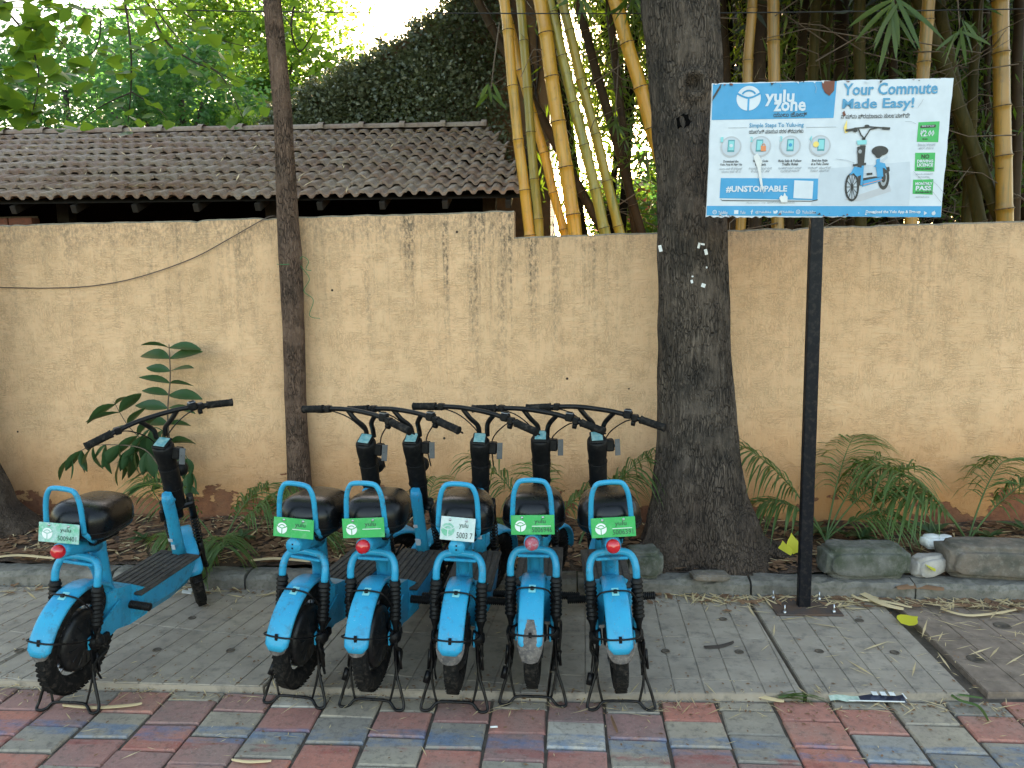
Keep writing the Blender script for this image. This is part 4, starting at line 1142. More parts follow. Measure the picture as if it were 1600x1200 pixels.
def palm_plant(base, fronds, label, scale=1.0, seed=0):
    """fronds: (azimuth, length, rise, droop)"""
    r = random.Random(seed); t = thing('palm_seedling', base, 0, label, 'palm plant', 'young feather palms along the wall')
    for (az, L, rise, droop) in fronds:
        m = MB(); P = []; ca, sa = cos(az), sin(az); n = 12
        for i in range(n + 1):
            u = i / n; P.append(Vector((ca * L * .75 * u ** 1.15, sa * L * .75 * u ** 1.15, L * (rise * u - .62 * droop * u ** 2.4))))
        m.tube(P, [.006 * scale * (1 - .75 * i / n) for i in range(n + 1)], 5)
        for q in range(26):
            u = .36 + .64 * q / 25; fi = u * n; i = min(n - 1, int(fi)); b = P[i].lerp(P[i + 1], fi - i); tg = (P[i + 1] - P[i]).normalized()
            sd = tg.cross(Vector((0, 0, 1))); sd = sd.normalized() if sd.length > .05 else Vector((1, 0, 0)); up = sd.cross(tg)
            LL = L * .52 * (sin(pi * (min(1, (u - .30) / .78))) ** .6) * r.uniform(.85, 1.1) + .03
            for s_ in (-1, 1):
                d = sd * s_ * .85 + tg * .75 + up * .28
                long_leaf(m, b, d + Vector((r.uniform(-.12, .12), r.uniform(-.12, .12), r.uniform(-.15, .1))), LL * (r.uniform(.45, .8) if r.random() < .12 else 1), (.012) * scale, .5 + .6 * r.random(), 4, r.uniform(-.6, .6) * s_)
        m.build('frond', M['leaf_palm'], t, recalc=False)
    return t
A = radians
palm_plant(G(345, 862, .1), [(A(175), .62, 1.05, .55), (A(10), .58, .9, .35), (A(-60), .42, .8, .8), (A(60), .5, 1.1, .7), (A(-100), .38, .6, .7), (A(220), .42, .7, .5)], 'feather palm seedling between the lone scooter and the slender trunk', seed=1)
palm_plant(G(500, 845, .1), [(A(170), .42, .9, .5), (A(20), .45, .9, .5), (A(-70), .35, .7, .6)], 'small palm seedling just right of the slender trunk foot', seed=2)
palm_plant(G(655, 850, .12), [(A(160), .38, .9, .6), (A(20), .42, .8, .6), (A(80), .45, 1.1, .6)], 'small palm seedling behind the third scooter', seed=3)
palm_plant(G(850, 850, .12), [(A(165), .60, 1.2, .55), (A(100), .5, 1.2, .6), (A(15), .5, 1.15, .7), (A(200), .4, .8, .6)], 'palm seedling behind the fifth scooter column', seed=4)
palm_plant(G(905, 850, .12), [(A(10), .72, 1.25, .75), (A(40), .55, 1.1, .7)], 'palm seedling between the rightmost scooter and the big trunk', seed=5)
palm_plant(G(1290, 846, .12), [(A(168), .72, 1.15, .55), (A(55), .72, 1.25, .75), (A(8), .68, 1.0, .55), (A(186), .52, .95, .75), (A(-12), .50, .75, .6), (A(30), .6, 1.15, .6)], 'bushy feather palm behind the sign post', 1.1, seed=6)
palm_plant(G(1512, 850, .12), [(A(172), .76, 1.0, .62), (A(186), .60, 1.0, .85), (A(40), .66, 1.2, .85), (A(5), .64, 1.05, .62), (A(160), .55, 1.15, 1.0)], 'wide feather palm behind the gap between the two stones', 1.1, seed=7)
# low weeds: rosettes one can tell apart
def rosette(px, py, n, L, label, mat='leaf_weed'):
    b = G(px, py, .12); t = thing('leafy_weed', b, 0, label, 'weed', 'low weeds in the planting bed')
    for k in range(n):
        a = 2 * pi * k / n + r.uniform(-.3, .3); o = link('leaf', bl_w[r.randrange(2)], t, (0, 0, .01)); point_leaf(o, (cos(a), sin(a), r.uniform(.25, .9)), r.uniform(-.3, .3), L * r.uniform(.7, 1.15))
bl_w = [ell_leaf(1.0, .34, d_).mesh('leaf', M['leaf_weed'], False) for d_ in (.2, .5)]
for (px, py, n, L, lb) in ((375, 845, 12, .11, 'low weed under the palm left of the slender trunk'), (225, 845, 9, .09, 'low weed behind the lone scooter seat'), (500, 775, 7, .10, 'leafy weed beside the slender trunk behind the second scooter'), (470, 830, 8, .09, 'low weed in front of the slender trunk'), (1345, 845, 12, .14, 'dark weed behind the left stone'), (1272, 835, 12, .15, 'dark weed at the foot of the post behind it'), (1455, 838, 11, .13, 'dark weed between the stones near the wall'), (1545, 842, 11, .12, 'weed behind the right stone'), (1598, 830, 9, .13, 'weed at the right picture edge'), (240, 770, 7, .07, 'small weed sprouting beside the scooter column'), (690, 850, 9, .1, 'weed behind the fourth scooter'), (1130, 845, 7, .10, 'weed right of the big trunk')):
    rosette(px, py, n, L, lb)

# ------------------------------------------------------------------ printing helpers
def text_mesh(body, mat, bold=0.0, shear=0.0, res=2):
    c = bpy.data.curves.new('print', 'FONT'); c.body = body; c.size = 1; c.offset = bold; c.shear = shear; c.resolution_u = res
    o = bpy.data.objects.new('print', c); C.objects.link(o); bpy.context.view_layer.update()
    me = bpy.data.meshes.new_from_object(o.evaluated_get(bpy.context.evaluated_depsgraph_get()))
    bpy.data.objects.remove(o); bpy.data.curves.remove(c)
    me.materials.clear(); me.materials.append(mat)
    co = np.empty(len(me.vertices) * 3); me.vertices.foreach_get('co', co); co = co.reshape(-1, 3)
    lo_, hi_ = co.min(0), co.max(0)
    co = (co - lo_) / np.maximum(hi_ - lo_, 1e-6); co[:, 2] = 0
    me.vertices.foreach_set('co', co.ravel()); me.update()
    return me     # unit box in x, y
def put_print(name, me, parent, x0, z0, x1, z1, y, skew=0):
    """print lying in the XZ plane facing -Y"""
    o = link(name, me, parent)
    o.matrix_basis = Matrix(((x1 - x0, 0, 0, x0), (0, 0, -1, y), (0, z1 - z0, 0, z0), (0, 0, 0, 1)))
    return o
def flat_poly(m, pts, y, mi=0):
    m.add([(p[0], y, p[1]) for p in pts], [tuple(range(len(pts)))], False, mi)
def disc_pts(cx, cz, r, n=24, a0=0, a1=2 * pi): return [(cx + r * cos(a0 + (a1 - a0) * i / n), cz + r * sin(a0 + (a1 - a0) * i / n)) for i in range(n)]
def strip(m, pts, w, y, mi=0):
    for i in range(len(pts) - 1):
        a, b = Vector((pts[i][0], pts[i][1])), Vector((pts[i + 1][0], pts[i + 1][1]))
        d = b - a
        if d.length < 1e-9: continue
        d.normalize(); nn = Vector((-d.y, d.x)) * w / 2; e = d * w * .12
        flat_poly(m, [a - e - nn, b + e - nn, b + e + nn, a - e + nn], y, mi)
def logo(parent, cx, cz, r, y, white, field, eps=.0006, name='logo'):
    """white disc cut by a Y shaped figure and an arc"""
    m = MB(); flat_poly(m, disc_pts(cx, cz, r, 28), y, 0); w = r * .16; y2 = y - eps
    strip(m, [(cx, cz - r * 1.02), (cx, cz + r * .02)], w, y2, 1)
    arc = [(cx + r * 1.02 * cos(a) * (1 - .0), cz + r * (.42 - .40 * sin(max(0, 0)) )) for a in ()]
    L = [(cx - r * t, cz + r * (.02 + .42 * t ** 1.6)) for t in [k / 6 for k in range(7)]]
    strip(m, L, w, y2 - eps * .2, 1); strip(m, [(2 * cx - p[0], p[1]) for p in L], w, y2 - eps * .4, 1)
    strip(m, [(cx + r * .60 * cos(a), cz + r * .10 + r * .52 * sin(a)) for a in [pi * (.16 + .68 * k / 10) for k in range(11)]], w * .9, y2 - eps * .6, 1)
    return m.build(name, [white, field], parent, recalc=False)

# ------------------------------------------------------------------ scooters
TM = {}
def shared(key, fn):
    if key not in TM: TM[key] = fn()
    return TM[key]
AX = Vector((0, 0, .258))           # rear axle
P0 = Vector((0, .575, .955)); RAKE = radians(24.0)
UP = Vector((0, -sin(RAKE), cos(RAKE))); FWD = Vector((0, cos(RAKE), sin(RAKE)))
def S(d, f=0, x=0): return P0 - UP * d + FWD * f + Vector((x, 0, 0))    # point down the steering axis
FAX = Vector((0, .955, .207))
MYZ = Matrix(((0, 0, 1), (1, 0, 0), (0, 1, 0)))     # lathe axis -> X

def tyre_mesh(name):
    m = MB(); prof = []
    for k in range(14):
        a = 2 * pi * k / 14; prof.append((.168 + .036 * cos(a), .0270 * sin(a) * 1.05))
    m.lathe(prof, 48, (0, 0, 0), MYZ, loop=True)
    for k in range(56):
        a = 2 * pi * k / 56; ca, sa = cos(a), sin(a)
        for sx, ph in ((-1, 0), (1, .5)):
            a2 = a + ph * 2 * pi / 56; ca, sa = cos(a2), sin(a2); R = Matrix(((1, 0, 0), (0, ca, -sa), (0, sa, ca)))
            m.box(R @ Vector((sx * .0115, .2018, 0)), (.016, .0035, .017), R @ Matrix.Rotation(.35 * sx, 3, 'Y'), .0015)
            m.box(R @ Vector((sx * .0225, .186, 0)), (.004, .010, .010), R @ Matrix.Rotation(0.6 * sx, 3, 'Z'), .001)
    return m.mesh(name, M['rubber'])
def rim_mesh(motor):
    m = MB()
    m.lathe([(.143, -.017), (.150, -.019), (.150, .019), (.143, .017), (.138, .010), (.138, -.010)], 48, (0, 0, 0), MYZ, loop=True)
    n = 5 if motor else 6
    for k in range(n):
        for dd in (-.10, .10):
            a = 2 * pi * k / n + dd; ca, sa = cos(a), sin(a)
            r0 = .10 if motor else .028
            m.tube([(0, r0 * ca, r0 * sa), (0, .142 * cos(a + dd * .3), .142 * sin(a + dd * .3))], [.008, .006], 6)
    return m.mesh('rim', M['motor'] if not motor else M['alloy'])
def motor_mesh():
    m = MB()
    m.lathe([(.0001, -.052), (.030, -.050), (.036, -.040), (.085, -.036), (.104, -.028), (.114, -.022), (.117, -.012), (.117, .012), (.114, .022), (.104, .028), (.085, .036), (.036, .040), (.030, .050), (.0001, .052)], 40, (0, 0, 0), MYZ)
    for k in range(12):
        a = 2 * pi * k / 12; R = Matrix(((1, 0, 0), (0, cos(a), -sin(a)), (0, sin(a), cos(a))))
        for sx in (-1, 1): m.box(R @ Vector((sx * .0355, .070, 0)), (.006, .045, .006), R, .001)
        m.box(R @ Vector((0, .1175, 0)), (.03, .004, .008), R, .001)
    return m.mesh('hub_motor', M['motor'])
def fender_mesh(a0, a1, R=.232, w=.049, name='fender', hole=True):
    m = MB(); n = 30; outer = []; inner = []
    for i in range(n + 1):
        t = i / n; a = radians(a0 + (a1 - a0) * t); ww = w
        e = min(t, 1 - t) * (a1 - a0)
        if e < 9: ww = w * (.62 + .38 * sqrt(max(0, 1 - (1 - e / 9) ** 2)))
        row = []; row2 = []
        for j in range(11):
            u = -1 + j / 5; rr_ = R - .011 * abs(u) ** 2.6 - (.003 if abs(u) > .99 else 0); x = ww * sin(u * pi / 2 * .98) if True else ww * u
            row.append((x, cos(a) * rr_, sin(a) * rr_)); r2 = rr_ - .004; row2.append((x * .95, cos(a) * r2, sin(a) * r2))
        outer.append(row); inner.append(row2)
    k = 11; b = 0
    for row in outer + inner: m.v.extend(row)
    q = (n + 1) * k
    for i in range(n):
        for j in range(k - 1):
            m.f.append((i * k + j, i * k + j + 1, (i + 1) * k + j + 1, (i + 1) * k + j)); m.f.append((q + i * k + j, q + (i + 1) * k + j, q + (i + 1) * k + j + 1, q + i * k + j + 1))
            m.sm += [True, True]; m.mi += [0, 0]
        for j in (0, k - 1): m.f.append((i * k + j, (i + 1) * k + j, q + (i + 1) * k + j, q + i * k + j)); m.sm.append(False); m.mi.append(0)
    for i in (0, n):
        for j in range(k - 1): m.f.append((i * k + j, i * k + j + 1, q + i * k + j + 1, q + i * k + j)); m.sm.append(False); m.mi.append(0)
    return m.mesh(name, M['paint'])
def flap_mesh(long_):
    m = MB(); rs = []; a0, a1 = (160, 180) if long_ == 1 else ((144, 183) if long_ == 2 else (164, 175))
    n = 8; v = []
    for i in range(n + 1):
        t = i / n; a = radians(a0 + (a1 - a0) * t); w = (.054 if long_ else .040) * (1 - .45 * t ** 3) * (.55 + .45 * min(1, t * 3) if long_ == 2 else 1)
        for j in range(7):
            u = -1 + j / 3; R = (.2325 if long_ == 2 else .229) - .014 * u * u + (.0025 if long_ == 2 else 0); v.append((w * u, cos(a) * R, sin(a) * R))
    m.add(v, [(i * 7 + j, i * 7 + j + 1, (i + 1) * 7 + j + 1, (i + 1) * 7 + j) for i in range(n) for j in range(6)], True)
    me = m.mesh('mud_flap', M['worn_flap'], False); return me
def frame_mesh():
    m = MB()
    # tail tube
    m.tube([(0, -.118, .676), (0, -.09, .674), (0, .02, .655), (0, .10, .628)], [.031, .031, .033, .032], 16)
    # hoop carrying the shocks
    hp = smooth_path([(-.092, -.018, .505), (-.092, -.014, .545), (-.084, -.004, .580), (-.062, .004, .603), (-.02, .006, .610), (.02, .006, .610), (.062, .004, .603), (.084, -.004, .580), (.092, -.014, .545), (.092, -.018, .505)], 4)
    m.tube(hp, .0148, 12)
    m.box((0, .012, .585), (.13, .05, .012), None, .004)
    # seat post and gusset
    m.tube([(0, .105, .70), (0, .115, .60), (0, .150, .46), (0, .175, .36)], [.031, .033, .036, .038], 12)
    m.tube(smooth_path([(0, .02, .60), (0, .09, .55), (0, .14, .46)], 3), .024, 10)
    # rear body under the seat post
    m.rings([[(x, y, z) for x, z in ((-w, z0), (w, z0), (w, z1), (-w, z1))] for (y, w, z0, z1) in ((.135, .035, .27, .40), (.16, .062, .235, .42), (.26, .064, .215, .40), (.34, .092, .235, .355))], True, True, False)
    # side plates to the axle
    for sx in (-1, 1):
        m.rings([[(sx * (.066), y, z), (sx * (.073), y, z), (sx * .073, y2, z2), (sx * .066, y2, z2)] for (y, z, y2, z2) in ((-.035, .285, -.03, .235), (.03, .300, .03, .240), (.10, .335, .11, .235), (.17, .37, .18, .25))], True, True, False)
        m.tube([(sx * .078, -.005, .335), (sx * .082, .0, .29), (sx * .080, 0, .245)], [.010, .011, .012], 8)
    # floor beam that holds the battery
    rs = []
    for (y, w, zb, zt) in ((.27, .088, .255, .343), (.30, .100, .232, .345), (.55, .102, .222, .347), (.70, .098, .235, .350), (.775, .080, .285, .352)):
        c = .012; rs.append([(-w, y, zt), (-w, y, zb + c * 3), (-w + c * 1.6, y, zb), (w - c * 1.6, y, zb), (w, y, zb + c * 3), (w, y, zt)])
    m.rings(rs, True, True, False)
    # neck
    pts = [(0, .765, .335), (0, .735, .42), (0, .680, .56), (0, .635, .67), (0, .622, .705)]
    m.tube(pts, [.034, .030, .029, .029, .022], 14, flat=1.0)
    m.tube([(0, .63, .66), tuple(S(.31))], [.022, .022], 8)
    return m.mesh('frame', M['paint'])
def seat_mesh():
    m = MB(); rs = []; n = 20; na = 32
    for i in range(n + 1):
        t = .5 - .5 * cos(pi * i / n); y = -.075 + .335 * t
        e = max(.10, (1 - abs(2 * t - 1) ** 4.0) ** .55)
        w = (.138 - .034 * t) * e ** .9; zc = .742 + .004 * (1 - t); ht = .094 * e ** .8 + .010 * (1 - t) ** 2 * e; hb = .060 * e ** .5
        ring = []
        for j in range(na):
            a = 2 * pi * j / na; ca, sa = cos(a), sin(a); px = (abs(ca) ** .58) * (1 if ca > 0 else -1) * w
            pz = (abs(sa) ** (.78 if sa > 0 else .5)) * (ht if sa > 0 else -hb)
            if sa < 0: px *= (1 - .22 * abs(sa) ** 2)
            if -.18 < sa < -.02: px *= .975
            ring.append((px, y, zc + pz))
        rs.append(ring)
    m.rings(rs, True, True, True)
    m.box((0, .09, .672), (.12, .16, .03), None, .006)
    return m.mesh('seat', M['leather'])
def pipe_mesh():
    m = MB(); P = []
    for i in range(40):
        a = 2 * pi * i / 40; t = .5 - .5 * cos(a); y = -.075 + .335 * t; e = max(.10, (1 - abs(2 * t - 1) ** 4.0) ** .55); w = (.138 - .034 * t) * e ** .9
        P.append((w * 1.0 * (1 if sin(a) >= 0 else -1) if abs(sin(a)) > .02 else 0, y + (.004 if cos(a) < 0 else -.004) * 0, .733))
    m.tube(P, .0032, 5, loop=True); return m.mesh('piping', M['black_plastic'])
def rail_mesh():
    m = MB()
    p = smooth_path([(-.078, -.085, .745), (-.076, -.094, .80), (-.071, -.103, .862), (-.059, -.108, .902), (-.036, -.110, .921), (.036, -.110, .921), (.059, -.108, .902), (.071, -.103, .862), (.076, -.094, .80), (.078, -.085, .745)], 4)
    m.tube(p, .0100, 12)
    for sx in (-1, 1): m.tube([(sx * .078, -.085, .745), (sx * .072, -.03, .70), (sx * .05, .02, .675)], .010, 8)
    return m.mesh('grab_rail', M['paint'])
def shock_mesh():
    m = MB(); prof = [(.0001, .505), (.020, .505), (.021, .495)]
    z = .495
    for k in range(9):
        prof += [(.0245, z - .006), (.0245, z - .010), (.0185, z - .0135), (.0185, z - .0155)]; z -= .0175
    prof += [(.018, z - .004), (.015, z - .012), (.010, z - .030), (.010, z - .045), (.0001, z - .045)]
    m.lathe(prof, 16, (0, 0, 0)); return m.mesh('shock_absorber', M['black_plastic'])
def stand_mesh():
    m = MB(); R = .0062
    for sx in (-1, 1):
        x = lambda v: sx * v
        m.tube(smooth_path([(x(.088), .0, .235), (x(.094), -.012, .15), (x(.101), -.022, .10), (x(.118), -.036, .05), (x(.131), -.046, .004), (x(.135), -.058, -.016), (x(.126), -.066, -.0215), (x(.108), -.066, -.022), (x(.092), -.054, -.018), (x(.072), -.045, .0), (x(.04), -.04, .002), (0, -.04, .002)], 4), R, 8)
        m.tube(smooth_path([(x(.096), -.014, .13), (x(.090), -.03, .07), (x(.074), -.042, .002)], 4), R * .8, 6)
        m.box((x(.094), -.002, .19), (.010, .035, .11), Euler((.12, 0, 0)), .003)
        m.tube([(x(.103), .006, .20), (x(.112), .0, .12)], [.008, .006], 8)
    return m.mesh('centre_stand', M['black_metal'])
def axle_mesh():
    m = MB()
    m.lathe([(.0001, .058), (.030, .060), (.034, .072), (.030, .094), (.018, .108), (.0001, .110)], 14, (0, .0, .262), MYZ)
    m.box((.085, .035, .25), (.022, .08, .036), Euler((.2, 0, 0)), .006)
    return m.mesh('axle_cover', M['black_plastic'])
def stay_mesh(zlevel):
    m = MB()
    if zlevel == 0:      # lower rod wrapping the back of the guard
        m.tube(smooth_path([(-.095, .0, .262), (-.085, -.11, .285), (-.062, -.205, .322), (-.03, -.224, .326), (.03, -.224, .326), (.062, -.205, .322), (.085, -.11, .285), (.095, .0, .262)], 4), .0036, 6)
        m.box((0, -.2255, .326), (.012, .006, .026), None, .001)
    else:
        m.tube(smooth_path([(-.098, .0, .33), (-.085, -.05, .40), (-.06, -.085, .452), (-.02, -.093, .464), (.02, -.093, .464), (.06, -.085, .452), (.085, -.05, .40), (.098, .0, .33)], 4), .0036, 6)
        m.box((0, -.095, .463), (.014, .016, .010), Euler((.4, 0, 0)), .002)
    return m.mesh('guard_stay', M['black_metal'])
def deck_mesh():
    m = MB(); m.box((0, .52, .352), (.212, .50, .014), None, .005)
    for k in range(7): m.box((-.084 + k * .028, .52, .3605), (.021, .47 - .02 * abs(k - 3), .006), None, .002)
    return m.mesh('footboard', M['deck'])
def peg_mesh():
    m = MB(); prof = [(.0001, 0)]
    for k in range(11): prof += [(.0175, k * .0085), (.0175, k * .0085 + .005), (.0140, k * .0085 + .006), (.0140, k * .0085 + .008)]
    prof.append((.0001, .093)); m.lathe(prof, 12, (0, 0, 0), MYZ); return m.mesh('foot_peg', M['black_plastic'])
def column_mesh():
    m = MB(); rs = []
    for (d, f, wx, wy) in ((-.004, -.002, .040, .044), (.008, -.002, .047, .052), (.05, .0, .048, .050), (.095, .0, .044, .044), (.13, .0, .041, .041), (.14, .0, .044, .044), (.26, 0, .042, .042), (.36, .004, .036, .038), (.385, .004, .028, .03)):
        c = S(d, f); rs.append([c + Vector((cos(a) * wx, 0, 0)) + FWD * (sin(a) * wy) for a in [2 * pi * j / 20 for j in range(20)]])
    m.rings(rs, True, True, True)
    for d in (.128, .25): m.tube([S(d) + Vector((cos(a) * .0445, 0, 0)) + FWD * (sin(a) * .0445) for a in [2 * pi * j / 20 for j in range(20)]], .0025, 5, loop=True)
    return m.mesh('steering_column', M['black_plastic'])
def display_mesh():
    m = MB(); q = Matrix.Rotation(radians(30), 3, 'X'); m.box(S(-.012, -.004), (.066, .080, .012), q, .004, 0); m.box(S(-.0195, -.004), (.052, .060, .004), q, .001, 1)
    return m.mesh('display', [M['black_plastic'], M['screen']])
def bar_path():
    b = S(0, 0)
    h = b + Vector((0, -.045, .125))
    return h, [(-.318, -.038, -.028), (-.22, -.026, -.012), (-.12, -.006, .0), (-.05, 0, .004), (.05, 0, .004), (.12, -.006, .0), (.22, -.026, -.012), (.318, -.038, -.028)]
def bar_mesh():
    m = MB(); h, pp = bar_path(); m.tube(smooth_path([h + Vector(p) for p in pp], 4), .0115, 10)
    for sx in (-1, 1):
        m.tube(smooth_path([S(.01, .03, sx * .022), S(-.035, .032, sx * .026), S(-.085, .012, sx * .05), h + Vector((sx * .085, .004, .0))], 5), .0115, 10)
    m.tube(smooth_path([h + Vector((.2, -.03, -.01)), h + Vector((.12, .05, -.05)), S(.05, .055, .03), S(.2, .05, .02)], 5), .0032, 5)
    m.tube(smooth_path([h + Vector((-.2, -.03, -.01)), h + Vector((-.12, .055, -.05)), S(.05, .055, -.03), S(.2, .05, -.02)], 5), .0032, 5)
    return m.mesh('handlebar', M['black_metal'])
def grip_mesh(sx):
    m = MB(); h, pp = bar_path(); a = h + Vector((sx * .212, -.0250, -.0110)); b = h + Vector((sx * .326, -.0398, -.0295)); n = 14
    P = [a.lerp(b, i / n) for i in range(n + 1)]; m.tube(P, [.0195 if i in (0, n) else (.0172 + .0007 * (i % 2)) for i in range(n + 1)], 12)
    return m.mesh('grip', M['rubber'])
def lever_mesh(sx):
    m = MB(); h, pp = bar_path(); c = h + Vector((sx * .185, -.018, -.008))
    m.box(c, (.030, .034, .032), None, .005)
    m.tube(smooth_path([c + Vector((0, .02, -.012)), c + Vector((sx * .03, .04, -.022)), c + Vector((sx * .09, .026, -.032)), c + Vector((sx * .14, .012, -.038))], 4), [.006] * 9 + [.004] * 4, 6)
    return m.mesh('brake_lever', M['black_metal'])
def switch_mesh():
    m = MB(); h, pp = bar_path(); c = h + Vector((.150, -.012, .002)); m.box(c, (.040, .040, .036), None, .007, 0)
    m.box(c + Vector((0, -.002, .020)), (.034, .030, .005), None, .002, 1); m.box(c + Vector((0, -.004, .024)), (.022, .020, .004), None, .001, 0)
    m.lathe([(.0001, .018), (.014, .016), (.014, 0), (.0001, 0)], 10, c + Vector((.02, .0, -.035)), MYZ)
    return m.mesh('switch_box', [M['black_plastic'], M['alloy']])
def bracket_mesh():
    m = MB(); m.box(S(.045, .01, .060), (.040, .050, .055), None, .006, 0); m.box(S(.045, -.012, .094), (.026, .004, .078), Euler((0, 0, .3)), .001, 1); m.tube([S(.045, .01, .075), S(.045, -.012, .094)], .006, 6)
    return m.mesh('holder', [M['black_plastic'], M['grey_plastic']])
def lamp_mesh():
    m = MB(); q = Matrix.Rotation(-pi / 2, 3, 'X'); c = S(.20, .075)
    m.lathe([(.0001, -.035), (.022, -.032), (.036, -.010), (.040, .010), (.038, .022), (.0001, .026)], 18, c, q, mi=0); m.tube([S(.2, .03), c], .014, 8)
    return m.mesh('headlight', M['black_plastic'])
def fork_mesh():
    m = MB(); m.box(S(.375, .004), (.150, .050, .030), Matrix.Rotation(RAKE, 3, 'X'), .008)
    m.tube([S(.36), S(.44)], .018, 10)
    for sx in (-1, 1):
        top = S(.36, .008, sx * .062); bot = FAX + Vector((sx * .058, -.008, .0)); d = bot - top
        m.tube([top - d * .06, top + d * .25], .017, 10)
        P = []; n = 40
        m.tube([top + d * .25, top + d * .62], .010, 8)
        prof = []
        for k in range(8): m.tube([top + d * (.26 + k * .045) + Vector((cos(a) * .0185, 0, 0)) + FWD * sin(a) * .0185 + d * .0 for a in [2 * pi * j / 10 for j in range(10)]], .0042, 5, loop=True)
        m.tube([top + d * .62, bot], [.019, .016], 10); m.lathe([(.0001, 0), (.016, 0), (.016, .02 * sx), (.0001, .022 * sx)], 10, bot, MYZ)
    return m.mesh('fork', M['black_metal'])
def lens_mesh(mat):
    m = MB(); q = Matrix.Rotation(pi / 2, 3, 'X'); m.lathe([(.0265, -.004), (.0275, .010), (.024, .021), (.014, .027), (.0001, .029)], 20, (0, -.118, .676), q)
    if mat == 'paint':
        m = MB(); m.lathe([(.0001, .006), (.027, .005), (.0315, -.004), (.0315, -.020)], 20, (0, -.118, .676), q)
        m.box((0, -.1245, .684), (.006, .002, .006), None, 0, 1); m.box((0, -.1245, .668), (.006, .002, .006), None, 0, 1)
    return m.mesh('tail_light', [M[mat], M['black_plastic']])
T_yulu = None
def plate(root, kind, number, tilt):
    q = bpy.data.objects.new('number_plate', None)
    mat = {'green': 'plate_green', 'faded': 'plate_faded', 'white': 'plate_white'}[kind]
    w, h = (.168, .076) if kind != 'white' else (.132, .090)
    m = MB(); m.box((0, 0, 0), (w, .003, h), None, .0012)
    o = m.build('number_plate', M[mat], root); o.location = (.004, -.128, .752); o.rotation_euler = (radians(-6), tilt, 0)
    wm = M['ink_white'] if kind != 'white' else M['plate_faded']; dk_ = M['ink_dark'] if kind != 'white' else M['ink_black']
    lg = logo(None, -w * .28, -h * .05, h * .285, -.0024, wm, M[mat], .0004); lg.parent = o
    p = put_print('lettering', shared('yulu', lambda: text_mesh('yulu', M['ink_dark'], .006)), o, w * .04, h * .02, w * .30, h * .30, -.0028)
    mm = MB(); flat_poly(mm, [(-w * .02, -h * .075), (w * .42, -h * .075), (w * .42, -h * .045), (-w * .02, -h * .045)], -.0026)
    if number is None or kind == 'green': mm.build('underline', wm, o, recalc=False)
    if number: put_print('number', text_mesh(number, dk_, .0), o, -w * .02, -h * .37, w * .44, -h * .12, -.0028)
    for sx in (-1, 1):
        b = MB(); b.lathe([(.0001, .004), (.0045, .003), (.0055, 0)], 8, (sx * w * .24, -.002, h * .38), Matrix.Rotation(pi / 2, 3, 'X')); b.build('bolt', M['chrome'], o)
    return o
